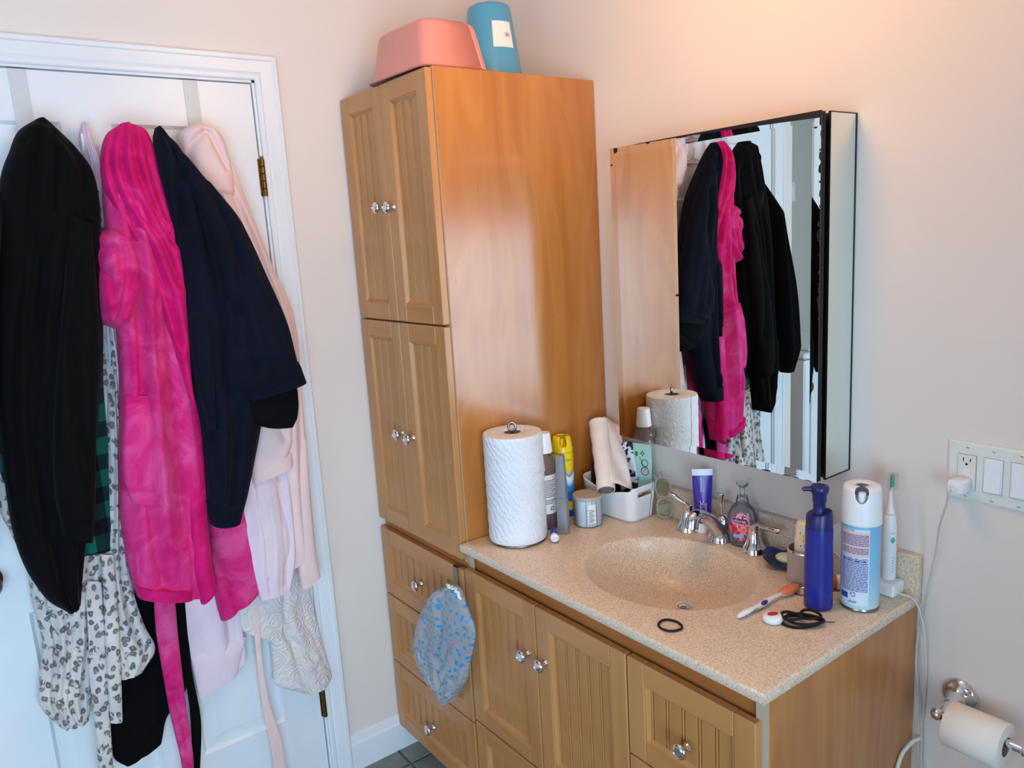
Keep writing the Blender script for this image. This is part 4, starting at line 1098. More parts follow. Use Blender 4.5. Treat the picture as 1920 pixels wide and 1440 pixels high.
MB().tube([gf(0.010,0.049),gf(0.014,0.052,0.002),gf(0.010,0.055)], 0.0018, 8).build('bridge', 'clear_rim', gg)
MB().tube([gf(-0.006,0.101),gf(-0.004,0.112,-0.004),gf(0.0,0.113,-0.014),gf(0.002,0.090,-0.020),gf(0.004,0.030,-0.022)], 0.0017, 8).build('temple', 'clear_rim', gg)
MB().tube([gf(-0.014,0.098),gf(-0.0185,0.108,-0.006),gf(-0.0185,0.100,-0.012),gf(-0.012,0.040,-0.018)], 0.0017, 8).build('temple', 'clear_rim', gg)

# ---- faucet
fa = thing('faucet', (0.916,-0.058,Z0), 'chrome widespread faucet with two lever handles behind the sink', 'faucet')
def bell(c, hgt, r0=0.0298, rt=0.0130):
    return [(0.0,0.0),(r0,0.0),(r0,0.003),(r0*0.93,0.0055),(r0*0.95,0.0085),(r0*0.86,0.013),(r0*0.68,0.022),(r0*0.55,0.034),(rt,hgt*0.80),(rt*0.98,hgt*0.90),(rt*1.15,hgt*0.93),(rt*1.12,hgt*0.97),(rt*0.6,hgt),(0.0,hgt)]
h1, h2, sp = (0.817,-0.060,Z0), (1.0195,-0.060,Z0), (0.918,-0.058,Z0)
MB().lathe(bell(h1,0.068), h1, 'z', 40).build('handle_base', 'chrome', fa, smooth=60)
MB().tube(crom([(h1[0],h1[1],Z0+0.064),(h1[0]-0.010,h1[1]-0.003,Z0+0.071),(h1[0]-0.030,h1[1]-0.008,Z0+0.081),(h1[0]-0.050,h1[1]-0.012,Z0+0.090)],14), [0.0085,0.0078,0.0065,0.0055,0.005,0.0052,0.0056,0.006,0.0065,0.007,0.0072,0.007,0.0062,0.004], 16).build('lever', 'chrome', fa, smooth=60)
MB().lathe(bell(h2,0.070), h2, 'z', 40).build('handle_base', 'chrome', fa, smooth=60)
MB().tube(crom([(h2[0],h2[1],Z0+0.064),(h2[0]+0.014,h2[1]+0.002,Z0+0.065),(h2[0]+0.038,h2[1]+0.004,Z0+0.066),(h2[0]+0.066,h2[1]+0.006,Z0+0.066)],14), [0.0085,0.0075,0.0055,0.005,0.0048,0.005,0.0052,0.0055,0.0058,0.0060,0.0064,0.0078,0.0078,0.0060], 16).build('lever', 'chrome', fa, smooth=60)
MB().lathe([(0.0,0.0),(0.031,0.0),(0.031,0.0035),(0.0285,0.006),(0.029,0.010),(0.0265,0.014),(0.0225,0.024),(0.0,0.028)], sp, 'z', 44).build('spout_base', 'chrome', fa, smooth=60)
spts = crom([(sp[0],sp[1],Z0+0.012),(sp[0],sp[1]-0.012,Z0+0.032),(sp[0]-0.001,sp[1]-0.038,Z0+0.060),(sp[0]-0.002,sp[1]-0.062,Z0+0.078),(sp[0]-0.003,sp[1]-0.082,Z0+0.084),(sp[0]-0.004,sp[1]-0.097,Z0+0.077),(sp[0]-0.004,sp[1]-0.102,Z0+0.058)], 30)
MB().tube(spts, [0.0235-0.0095*min(1,k/13)+(0.0030*max(0,(k-14)/15)) for k in range(30)], 22).build('spout', 'chrome', fa, smooth=60)
MB().tube([(sp[0]-0.006,sp[1]+0.014,Z0+0.015),(sp[0]-0.006,sp[1]+0.014,Z0+0.100)], 0.0022, 10).build('lift_rod', 'chrome', fa)
MB().lathe([(0.0022,0.088),(0.0036,0.094),(0.0055,0.104),(0.0088,0.113),(0.0092,0.115),(0.0075,0.1168),(0.0,0.1160)], (sp[0]-0.006,sp[1]+0.014,Z0), 'z', 22).build('lift_knob', 'chrome', fa, smooth=60)
MB().lathe([(0.0,0.0),(0.0165,0.0),(0.0160,0.020),(0.0150,0.048),(0.0120,0.058),(0.006,0.063),(0.0,0.0635)], (sp[0]+0.002,sp[1]+0.012,Z0), 'z', 22).build('rod_collar', 'chrome', fa, smooth=60)

# purple toothpaste tube standing on its cap
pt = (0.8545,-0.0450,Z0)
to = thing('toothpaste_tube', pt, 'purple whitening toothpaste tube standing upright on its white cap', 'toothpaste')
tn = Vector((0.72,-0.69,0)); th_ = Vector((0.69,0.72,0))
MB().lathe([(0.0,0.0),(0.0148,0.0),(0.0152,0.002),(0.0142,0.0255),(0.0,0.026)], pt, 'z', 32).build('cap', 'white_plastic', to)
def tubef(u, v, d=0.0): p = Vector(pt)+th_*u+tn*d; return (p[0],p[1],p[2]+v)
m_ = MB(); rows = []
for (v,a,b_) in ((0.0255,0.0125,0.0125),(0.030,0.0175,0.0165),(0.045,0.0200,0.0160),(0.08,0.0225,0.0120),(0.12,0.0243,0.0072),(0.148,0.0252,0.0032),(0.150,0.0252,0.0030)):
    rows.append([tubef(a*math.cos(t_),v,b_*math.sin(t_)) for t_ in np.linspace(0,2*math.pi,37)])
m_.grid(rows); m_.build('tube', 'tube_purple', to, smooth=60)
m_ = MB(); rows = []
for (v,a,b_) in ((0.1495,0.0254,0.0031),(0.152,0.0256,0.0022),(0.1665,0.0262,0.0018),(0.1666,0.0,0.0)):
    rows.append([tubef(a*math.cos(t_),v,b_*math.sin(t_)) for t_ in np.linspace(0,2*math.pi,37)])
m_.grid(rows); m_.build('crimped_end', 'tube_white', to, smooth=40)
tx = MB()
def tface(u, v, d): 
    b_ = np.interp(v, [0.03,0.045,0.08,0.12,0.148],[0.0165,0.0160,0.0120,0.0072,0.0032]); a = np.interp(v,[0.03,0.045,0.08,0.12,0.148],[0.0175,0.0200,0.0225,0.0243,0.0252])
    return tubef(u, v, b_*math.sqrt(max(0,1-(u/a)**2))+d)
put_text(tx, 'STAIN ERASER', 0.0058, tface, 0.0006, 0, rot=math.pi/2, off=(-0.002,0.127))
put_text(tx, 'Advanced', 0.0072, tface, 0.0006, 1, rot=math.pi/2, off=(0.004,0.124))
put_text(tx, 'OPTIC', 0.0130, tface, 0.0006, 0, rot=math.pi/2, off=(0.001,0.068)); put_text(tx, 'WHITE', 0.0085, tface, 0.0006, 0, rot=math.pi/2, off=(0.009,0.066))
patch(tx, tface, -0.004, 0.006, 0.034, 0.046, 0.0005, 4, 3, 2)
tx.build('lettering', ['tube_white','light_blue','red_label'], to, smooth=0)

# clear hand-soap pump bottle
sp_ = (0.9770,-0.0475,Z0); so_ = thing('hand_soap_bottle', sp_, 'clear liquid hand soap pump bottle with red and pink label', 'soap bottle')
ths = math.radians(22)
oval([(0.0,0.0),(0.026,0.0),(0.030,0.003),(0.0345,0.030),(0.0360,0.055),(0.0340,0.078),(0.0270,0.096),(0.0165,0.106),(0.0135,0.110),(0.0,0.110)], sp_, ths, 1.0, 0.62).build('body', 'clear_soap', so_, smooth=60)
MB().lathe([(0.0,0.108),(0.0145,0.108),(0.0150,0.111),(0.0138,0.118),(0.0128,0.119),(0.0125,0.125),(0.0,0.126)], sp_, 'z', 30).build('collar', 'clear_plastic', so_, smooth=40)
MB().lathe([(0.0062,0.125),(0.0062,0.146),(0.0085,0.150),(0.0,0.151)], sp_, 'z', 20).build('pump_neck', 'clear_plastic', so_)
mh = MB(); mh.lathe([(0.0,0.147),(0.010,0.147),(0.0165,0.153),(0.0170,0.156),(0.0150,0.158),(0.0,0.1595)], sp_, 'z', 30, 0, 1.0, 0.8, Matrix.Rotation(-0.5,3,'Z'))
mh.build('pump_head', 'clear_plastic', so_, smooth=60)
def soapf(u, v, d=0.0):
    a = -math.pi/2+u/0.032; r_ = np.interp(v,[0.0,0.003,0.03,0.055,0.078,0.096],[0.026,0.030,0.0345,0.036,0.034,0.027])+d
    p = Matrix.Rotation(ths,3,'Z') @ Vector((r_*math.cos(a), r_*0.62*math.sin(a), 0)); return (sp_[0]+p[0], sp_[1]+p[1], sp_[2]+v)
lm_ = MB(); n = 28
ring_ = [[soapf(0.0265*k*math.cos(a), 0.052+0.0345*k*math.sin(a)*(1+0.1*math.cos(a)), 0.0008) for a in np.linspace(0,2*math.pi,n+1)] for k in np.linspace(0.01,1,9)]
lm_.grid(ring_); lm_.build('label', 'soap_label', so_, smooth=60)
lt = MB(); patch(lt, soapf, -0.021, 0.013, 0.064, 0.0735, 0.0013, 8, 2, 0); put_text(lt, 'Softsoap', 0.0092, soapf, 0.0018, 1, off=(-0.004,0.0655))
lt.add([soapf(0.006+0.0095*math.cos(a),0.047+0.0095*math.sin(a),0.0013) for a in np.linspace(0,2*math.pi,21)[:-1]], [tuple(range(20))], 2)
lt.add([soapf(-0.014+0.0065*math.cos(a),0.046+0.0095*math.sin(a),0.0013) for a in np.linspace(0,2*math.pi,21)[:-1]], [tuple(range(20))], 3)
patch(lt, soapf, -0.016, 0.008, 0.026, 0.034, 0.0013, 6, 2, 4)
lt.build('lettering', ['navy_plastic_dark','paper_label','orange_rubber','red_label','label_blue'], so_, smooth=0)

# soap dish with green soap
dc_ = (1.1180,-0.0760,Z0); 
dm_ = MB(); n = 60; rows = []
for (s_, z_) in ((0.02,0.004),(0.35,0.0045),(0.60,0.006),(0.80,0.0105),(0.95,0.0185),(1.0,0.0205),(0.97,0.0185),(0.80,0.0075),(0.55,0.002),(0.40,0.0),(0.02,0.0)):
    rows.append([(dc_[0]+s_*(0.044+0.013*abs(math.sin(2.5*a+0.3))**1.5*s_)*math.cos(a)*1.05, dc_[1]+s_*(0.042+0.013*abs(math.sin(2.5*a+0.3))**1.5*s_)*math.sin(a), dc_[2]+z_+0.004*s_*s_*math.sin(5*a)*(1 if z_ > 0.01 else 0)) for a in np.linspace(0,2*math.pi,n+1)])
dm_.grid(rows); tag(dm_.build('soap_dish', 'navy_glaze', smooth=60), 'navy blue leaf-shaped ceramic soap dish', 'soap dish')
sm = MB(); rows = []
for i in range(13):
    p = math.pi*i/12; rows.append([(dc_[0]+0.004+0.030*math.sin(p)**0.8*math.cos(a), dc_[1]-0.001+0.021*math.sin(p)**0.8*math.sin(a), dc_[2]+0.0175-0.0105*math.cos(p)) for a in np.linspace(0,2*math.pi,33)])
sm.grid(rows); tag(sm.build('soap_bar', 'soap_green', smooth=80), 'pale green oval soap bar on the navy dish', 'soap')

# enamel cup with a small cream cup in it
cc = (1.1930,-0.1210,Z0); cu_ = thing('tumbler', cc, 'taupe toothbrush tumbler with steel rims behind the blue bottle', 'tumbler')
MB().lathe([(0.0,0.003),(0.0365,0.003),(0.0372,0.006),(0.0372,0.074),(0.0350,0.074),(0.0350,0.006),(0.0,0.006)], cc, 'z', 44, cap=False).build('body', 'taupe_enamel', cu_, smooth=50)
rm_ = MB(); rm_.lathe([(0.0345,0.073),(0.0378,0.073),(0.0382,0.0755),(0.0368,0.0775),(0.0345,0.077)], cc, 'z', 44, cap=False); rm_.build('rim', 'chrome', cu_, smooth=60)
MB().lathe([(0.0,0.0),(0.0385,0.0),(0.0390,0.002),(0.0378,0.0045),(0.0,0.0045)], cc, 'z', 44).build('foot', 'chrome', cu_, smooth=60)
ic = (1.1900,-0.1160,Z0+0.0068); io = thing('cream_figure_cup', ic, 'cream spotted cone with yellow patch standing in the taupe tumbler', 'holder')
MB().lathe([(0.0,0.0),(0.0245,0.0),(0.0250,0.002),(0.0235,0.064),(0.0200,0.118),(0.0180,0.127),(0.012,0.1305),(0.0,0.131)], ic, 'z', 36).build('body', 'cream_ceramic', io, smooth=60)
dots = MB()
def icf(u, v, d=0.0): r_ = np.interp(v,[0.002,0.064,0.118],[0.025,0.0235,0.0200])+d; a = -1.02+u/0.025; return (ic[0]+r_*math.cos(a), ic[1]+r_*math.sin(a), ic[2]+v)
for (u,v,r_,mi) in ((-0.013,0.108,0.0012,0),(-0.011,0.080,0.0014,0),(-0.001,0.100,0.0058,1),(-0.004,0.092,0.0014,3),(0.004,0.082,0.0075,2)):
    dots.add([icf(u+r_*math.cos(a),v+1.25*r_*math.sin(a),0.0006) for a in np.linspace(0,2*math.pi,17)[:-1]], [tuple(range(16))], mi)
dots.build('painted_spots', ['ink','yellow_plastic','spot_grey','red_label'], io, smooth=0)
MB().lathe([(0.0,0.129),(0.005,0.129),(0.0052,0.136),(0.003,0.140),(0.0,0.1405)], (ic[0]+0.004,ic[1]+0.004,ic[2]), 'z', 18).build('knob', 'yellow_plastic', io)

# white boxed charger and pill bottle at the back
tag(tower_box(MB(), [(0.048,0.034,0.0,0,0),(0.050,0.036,0.004,0,0),(0.050,0.036,0.112,0,0),(0.046,0.032,0.117,0,0)], (1.240,-0.0430,Z0), 0.10, 0.008).build('white_box', 'white_plastic', smooth=30), 'white plastic box behind the blue pump bottle', 'box')
pb = thing('pill_bottle', (1.268,-0.1000,Z0), 'orange pill bottle lying on its side behind the disinfectant can', 'pill bottle')
Mx = Matrix.Rotation(math.radians(40),3,'Z') @ Matrix.Rotation(math.radians(90),3,'Y')
MB().lathe([(0.0,-0.018),(0.0145,-0.018),(0.0150,-0.016),(0.0150,0.026),(0.0,0.026)], (1.262,-0.1010,Z0+0.0156), 'z', 28, M=Mx).build('vial', 'pill_orange', pb, smooth=50)
MB().lathe([(0.0152,-0.008),(0.0153,-0.008),(0.0153,0.022),(0.0152,0.022)], (1.262,-0.1010,Z0+0.0156), 'z', 28, M=Mx, cap=False).build('label', 'paper_label', pb, smooth=50)

# blue pump bottle
bc_ = (1.2730,-0.2010,Z0); bb = thing('blue_pump_bottle', bc_, 'tall cobalt blue pump bottle standing next to the disinfectant can', 'pump bottle')
thb = math.radians(-55); M_ = Matrix.Rotation(thb,3,'Z')
MB().lathe([(0.0,0.0),(0.0245,0.0),(0.0268,0.003),(0.0274,0.010),(0.0274,0.060),(0.0270,0.100),(0.0258,0.135),(0.0264,0.163),(0.0258,0.1695),(0.0,0.170)], bc_, 'z', 44, 0, 0.92, 1.0, M_).build('body', 'navy_plastic', bb, smooth=60)
shl = MB(); rows = []
for (r_, z0_, z1_) in ((0.0254,0.168,0.168),(0.0252,0.172,0.172),(0.0246,0.201,0.193),(0.0228,0.2045,0.196),(0.0135,0.203,0.197)):
    rows.append([(bc_[0]+r_*math.cos(a), bc_[1]+r_*math.sin(a), bc_[2]+(z0_+z1_)/2+(z0_-z1_)/2*math.cos(a-0.6)) for a in np.linspace(0,2*math.pi,41)])
shl.grid(rows); shl.build('shoulder', 'navy_plastic_dark', bb, smooth=50)
MB().lathe([(0.0135,0.195),(0.0118,0.209),(0.0116,0.221),(0.0130,0.223),(0.0132,0.234),(0.0150,0.242),(0.0,0.243)], bc_, 'z', 32).build('collar', 'navy_plastic_dark', bb, smooth=40)
MB().lathe([(0.0,0.241),(0.0165,0.241),(0.0176,0.244),(0.0178,0.2510),(0.0165,0.2540),(0.0,0.2550)], bc_, 'z', 32).build('pump_head', 'navy_plastic_dark', bb, smooth=40)
nd = Vector((-0.62,-0.78,0)).normalized(); p0 = Vector(bc_)+Vector((0,0,0.2490))
MB().tube([p0+nd*0.010, p0+nd*0.030+Vector((0,0,0.0005)), p0+nd*0.0335+Vector((0,0,-0.001))], [0.0052,0.0045,0.0040], 14).build('nozzle', 'navy_plastic_dark', bb)

# disinfectant spray can
lc = (1.3245,-0.1370,Z0); ly = thing('disinfectant_can', lc, 'pale blue disinfectant spray can with white cap and printed directions', 'spray can')
MB().lathe([(0.0,0.0),(0.0345,0.0),(0.0365,0.001),(0.0370,0.0035),(0.0355,0.0055),(0.0355,0.006)], lc, 'z', 48).build('rim', 'brushed_steel', ly, smooth=60)
MB().lathe([(0.0350,0.0055),(0.0365,0.008),(0.0365,0.176),(0.0352,0.180),(0.0,0.181)], lc, 'z', 56, cap=False).build('body', 'blue_can_print', ly, smooth=60)
prc = [(0.0368,0.1775)]+[(0.0368-0.0030*(k/30)**1.6, 0.1775+0.00235*k) for k in range(1,31)]+[(0.0325,0.2510),(0.0295,0.2528),(0.0240,0.2535),(0.018,0.2530),(0.012,0.2515)]
slotted_cap('cap', lc, prc, -1.08, 0.36, 'white_plastic', ly, 0.2, lambda q: 0.2255+0.016*q**4, seg=150)
MB().lathe([(0.0345,0.182),(0.0335,0.216),(0.026,0.222),(0.018,0.224),(0.0,0.224)], lc, 'z', 40, cap=False).build('cap_floor', 'white_plastic', ly, smooth=60)
MB().lathe([(0.0,0.222),(0.0075,0.222),(0.0078,0.240),(0.0066,0.243),(0.0,0.2435)], (lc[0]+0.010,lc[1]-0.018,lc[2]), 'z', 24).build('nozzle', 'white_matte', ly, smooth=50)
lf = cylmap(lc, 0.0366, -1.22, lc[2]); la = MB()
patch(la, lf, -0.034, 0.022, 0.014, 0.172, 0.0003, 26, 2, 0)
patch(la, lf, -0.033, 0.021, 0.116, 0.166, 0.0007, 26, 2, 1)
la.build('label', ['label_pale','label_peach'], ly, smooth=60)
ins = MB(); rk = random.Random(3)
for k in range(35):
    v = 0.044+k*0.0034
    if v > 0.165 or k in (20,21,22,27): continue
    u = -0.032
    while u < 0.018:
        w_ = rk.uniform(0.003,0.010); patch(ins, lf, u, min(u+w_,0.0195), v, v+0.0015, 0.0010, 4, 1); u += w_+0.0010
for r_ in range(3):
    for k in range(4): patch(ins, lf, -0.031+k*0.013, -0.024+k*0.013+0.002*((k+r_) % 2), 0.1085-r_*0.0048+0.003, 0.1098-r_*0.0048+0.003, 0.0010, 3, 1)
patch(ins, lf, -0.034, -0.017, 0.026, 0.038, 0.0010, 6, 1)
for k in range(3):
    a = 2*math.pi*k/3; o2 = [(-0.007+0.0052*math.cos(a+t_), 0.037+0.0052*math.sin(a+t_)) for t_ in np.linspace(0,1.6,6)]; i2 = [(-0.007+0.0036*math.cos(a+t_), 0.037+0.0036*math.sin(a+t_)) for t_ in np.linspace(1.6,0,6)]
    ins.add([lf(u,v,0.0011) for u,v in o2+i2], [tuple(range(12))])
put_text(ins, 'NSF', 0.0075, lf, 0.0011, 0, off=(-0.006,0.0185)); 
ins.add([lf(u,v,0.0011) for u,v in ((-0.0160,0.023),(-0.0145,0.0195),(-0.0095,0.026),(-0.0145,0.0172))], [(0,1,2,3)])
put_text(ins, 'DIRECTIONS', 0.0048, lf, 0.0011, 0, off=(-0.02,0.168))
ins.build('print', 'ink_blue', ly, smooth=0)

# electric toothbrush in its charger
ec = (1.3320,-0.0400,Z0)
eb = thing('toothbrush_charger', (1.316,-0.050,Z0), 'white square charging base with cord beside the backsplash end', 'charger')
MB().box(1.3040,1.3575,-0.0690,-0.0225,Z0,Z0+0.0275,0,0.003).build('base', 'white_plastic', eb, smooth=30)
MB().tube([(1.356,-0.055,Z0+0.011),(1.364,-0.055,Z0+0.0105)], 0.0042, 12).build('strain_relief', 'cream_cord', eb)
eo = thing('electric_toothbrush', (ec[0],ec[1],Z0+0.028), 'white electric toothbrush with green button standing in its charger', 'toothbrush')
MB().lathe([(0.0,0.0),(0.0128,0.0),(0.0138,0.003),(0.0140,0.060),(0.0134,0.110),(0.0115,0.136),(0.0100,0.140),(0.0,0.1405)], (ec[0],ec[1],Z0+0.028), 'z', 36).build('handle', 'white_plastic', eo, smooth=60)
MB().lathe([(0.0,0.141),(0.0098,0.141),(0.0080,0.148),(0.0045,0.165),(0.0034,0.192),(0.0032,0.200),(0.0,0.201)], (ec[0],ec[1],Z0+0.028), 'z', 24).build('neck', 'white_plastic', eo, smooth=60)
hd = (ec[0]+0.003,ec[1],Z0+0.028)
MB().box(hd[0]-0.003,hd[0]+0.0028,hd[1]-0.005,hd[1]+0.005,hd[2]+0.198,hd[2]+0.224,0,0.001).build('bristles', 'green_rubber', eo)
MB().box(hd[0]-0.0085,hd[0]+0.0085,hd[1]-0.0085,hd[1]+0.0085,hd[2]+0.193,hd[2]+0.2275,0,0.002).build('travel_cap', 'clear_plastic', eo)
bf = cylmap(ec, 0.0141, -0.62, Z0+0.028); bt = MB()
bt.add([bf(0.0042*math.cos(a),0.088+0.0062*math.sin(a),0.0006) for a in np.linspace(0,2*math.pi,21)[:-1]], [tuple(range(20))], 0)
bt.build('button', 'green_rubber', eo, smooth=0)
put = MB(); put_text(put, 'sonic', 0.0042, bf, 0.0005, 0, off=(0.0,0.102))
for k in range(6): patch(put, bf, -0.001, 0.0032, 0.020+k*0.006, 0.0208+k*0.006, 0.0004, 3, 1)
put.build('print', 'ink', eo, smooth=0)
cord = crom([(1.364,-0.055,Z0+0.0105),(1.371,-0.053,Z0+0.009),(1.382,-0.045,Z0+0.0040),(1.3905,-0.034,Z0-0.014),(1.398,-0.020,Z0-0.07),(1.402,-0.012,Z0-0.16),(1.400,-0.010,Z0-0.25),(1.395,-0.010,Z0-0.33),(1.401,-0.010,Z0-0.40),(1.396,-0.012,Z0-0.50)], 70)
tag(MB().tube(cord, 0.0023, 10, flat=0.7).build('charger_cord', 'cream_cord', smooth=70), 'cream power cord hanging from the toothbrush charger beside the vanity', 'cord')
tag(MB().tube(crom([(1.398,-0.012,0.520),(1.388,-0.030,0.512),(1.3805,-0.055,0.492),(1.3805,-0.074,0.466),(1.3805,-0.088,0.436)],24), 0.0042, 10).build('cord_bundle', 'cream_cord', smooth=70), 'short twisted cord bundle against the vanity side', 'cord')
tag(MB().tube(crom([(1.226,-0.065,Z0+0.062),(1.243,-0.070,Z0+0.055),(1.262,-0.072,Z0+0.030),(1.280,-0.070,Z0+0.006),(1.287,-0.066,Z0+0.004)],20), 0.0018, 8).build('thin_cable', 'white_plastic', smooth=70), 'thin white cable draped behind the disinfectant can', 'cable')

# ---- wall plate, adapter and cable
wp = thing('wall_plate', (1.505,0.0,1.057), 'white three-gang wall plate with one outlet and two rocker switches', 'switch plate')
PX0, PX1, PZ0, PZ1 = 1.4235, 1.5875, 1.0570, 1.1735
pm = MB(); rg = [(0.0,-0.0005),(0.0008,-0.0035),(0.004,-0.0056),(0.006,-0.006)]
pts = [[(PX0+i,y,PZ0+i),(PX1-i,y,PZ0+i),(PX1-i,y,PZ1-i),(PX0+i,y,PZ1-i),(PX0+i,y,PZ0+i)] for i,y in rg]
pm.grid(pts); pm.add(pts[-1][:4], [(0,1,2,3)]); pm.build('plate', 'plate_plastic', wp, smooth=30)
gx_ = [1.4595,1.5055,1.5515]; zc = (PZ0+PZ1)/2
for k, gx in enumerate(gx_):
    for zz in (PZ0+0.0105, PZ1-0.0105):
        s_ = MB(); s_.lathe([(0.0,-0.001),(0.0034,-0.001),(0.0034,0.0004),(0.0024,0.0012),(0.0,0.0014)], (gx,-0.0060,zz), 'y', 16)
        sc_ = s_.build('screw', 'plate_plastic', wp); sl = MB().box(gx-0.0026,gx+0.0026,-0.0078,-0.0070,zz-0.0004,zz+0.0004); sl.build('slot', 'slot_dark', sc_)
    rim = MB().box(gx-0.0168,gx+0.0168,-0.0064,-0.0058,zc-0.0340,zc+0.0340); rim.build('gap', 'slot_dark', wp)
    if k == 0:
        f_ = MB().box(gx-0.0163,gx+0.0163,-0.0078,-0.006,zc-0.0335,zc+0.0335,0,0.0006).build('outlet_face', 'plate_plastic', wp)
        for zz in (zc+0.0215, zc-0.0195):
            MB().box(gx-0.0072,gx-0.0054,-0.0081,-0.0076,zz-0.0010,zz+0.0062).build('slot', 'slot_dark', f_)
            MB().box(gx+0.0052,gx+0.0070,-0.0081,-0.0076,zz-0.0005,zz+0.0055).build('slot', 'slot_dark', f_)
            MB().lathe([(0.0,0.0),(0.0024,0.0),(0.0024,0.0003),(0.0,0.0003)], (gx-0.0004,-0.0078,zz-0.0062), 'y', 14).build('ground_hole', 'slot_dark', f_)
        MB().box(gx-0.0068,gx+0.0068,-0.0086,-0.0078,zc+0.0008,zc+0.0060).build('test_button', 'paper_label', f_)
        MB().box(gx-0.0068,gx+0.0068,-0.0086,-0.0078,zc-0.0055,zc-0.0003).build('reset_button', 'paper_label', f_)
    else:
        r_ = MB(); y0_, y1_ = -0.0088, -0.0072
        r_.box(gx-0.0163,gx+0.0163,-0.0072,-0.006,zc-0.0335,zc+0.0335,0,0.0006)
        v = [(gx-0.0135,-0.0068,zc-0.0305),(gx+0.0135,-0.0068,zc-0.0305),(gx+0.0135,-0.0068,zc+0.0305),(gx-0.0135,-0.0068,zc+0.0305),(gx-0.0135,-0.0105,zc-0.0305),(gx+0.0135,-0.0105,zc-0.0305),(gx+0.0135,-0.0080,zc),(gx-0.0135,-0.0080,zc),(gx+0.0135,-0.0076,zc+0.0305),(gx-0.0135,-0.0076,zc+0.0305)]
        r_.add(v, [(4,5,6,7),(7,6,8,9),(0,1,5,4),(3,9,8,2),(0,4,7,9,3),(1,2,8,6,5)])
        r_.build('rocker_switch', 'switch_white', wp, smooth=20)
ad = thing('phone_adapter', (1.4560,-0.03,1.082), 'small white phone power adapter plugged into the wall outlet', 'adapter')
ac = (1.4570,-0.0,1.0930)
am = MB(); rows = []
for (y,w,h) in ((-0.0088,0.024,0.020),(-0.0090,0.026,0.0225),(-0.0150,0.0285,0.0240),(-0.0160,0.0300,0.0255),(-0.0440,0.0300,0.0255),(-0.0455,0.0285,0.0240)):
    p = rrect(w,h,0.0065,6); rows.append([(ac[0]+u,y,ac[2]+v) for u,v in p]+[(ac[0]+p[0][0],y,ac[2]+p[0][1])])
am.grid(rows); n = len(rows[0])-1; am.add(rows[-1][:-1], [tuple(range(n))]); am.add(rows[0][:-1], [tuple(range(n))])
am.build('body', 'white_plastic', ad, smooth=40)
cb = thing('phone_cable', (1.4540,-0.05,0.4), 'thin pale charging cable running from the wall adapter down past the vanity', 'cable')
MB().box(ac[0]-0.0045,ac[0]+0.0045,-0.0600,-0.0455,ac[2]-0.0050,ac[2]+0.0005,0,0.001).build('plug', 'white_plastic', cb)
cp = crom([(ac[0],-0.0600,ac[2]-0.0022),(ac[0]-0.002,-0.069,ac[2]-0.008)]+[tuple(on(p,'y',y)) for p, y in (((1775,945),-0.060),((1762,985),-0.045),((1755,1030),-0.030),((1745,1075),-0.020),((1733,1125),-0.014),((1722,1185),-0.012),((1717,1240),-0.014),((1721,1300),-0.016),((1727,1360),-0.016),((1726,1445),-0.016),((1722,1520),-0.018))], 90)
MB().tube(cp, 0.0019, 10).build('wire', 'cord_grey', cb, smooth=70)

# ---- toilet paper holder
th0 = thing('paper_holder', (1.466,0.0,0.60), 'chrome wall-mounted toilet paper holder with round rosette', 'paper holder')
MB().lathe([(0.0,0.0),(0.0365,0.0),(0.0365,0.003),(0.0335,0.0055),(0.0325,0.008),(0.0260,0.0110),(0.0180,0.0160),(0.0140,0.0240),(0.0125,0.0360),(0.0110,0.0480),(0.0,0.0490)], (1.466,0.0,0.645), 'y', 40).build('rosette', 'chrome', th0, smooth=60)
by, bz = -0.0860, 0.6405
MB().tube(crom([(1.466,-0.040,0.645),(1.467,-0.062,0.644),(1.470,-0.080,0.6415),(1.476,by,bz)],14), 0.0092, 18).build('arm', 'chrome', th0, smooth=60)
MB().tube([(1.470,by,bz),(1.620,by,bz)], 0.0080, 20).build('bar', 'chrome', th0, smooth=60)
MB().lathe([(0.0,-0.0125),(0.006,-0.0112),(0.0105,-0.0070),(0.0125,0.0),(0.0105,0.0070),(0.006,0.0112),(0.0,0.0125)], (1.462,by-0.002,bz), 'x', 24).build('ball_end', 'chrome', th0, smooth=80)
MB().lathe([(0.0,0.0),(0.0100,0.0),(0.0110,0.003),(0.0110,0.010),(0.0080,0.014),(0.0,0.015)], (1.610,by,bz), 'x', 24).build('end_cap', 'chrome', th0, smooth=60)
tr = thing('toilet_roll', (1.53,by,0.59), 'roll of off-white toilet paper on the chrome holder', 'toilet paper')
rz_ = bz-0.0090
MB().lathe([(0.0185,0.0),(0.0425,0.0),(0.0435,0.001),(0.0435,0.0985),(0.0425,0.0995),(0.0185,0.0995)], (1.4840,by,rz_), 'x', 64, cap=False).build('tissue', 'toilet_tissue', tr, smooth=50)
MB().lathe([(0.0184,0.0),(0.0184,0.0995),(0.0174,0.0995),(0.0174,0.0),(0.0184,0.0)], (1.4840,by,rz_), 'x', 48, cap=False).build('core', 'cardboard', tr, smooth=50)

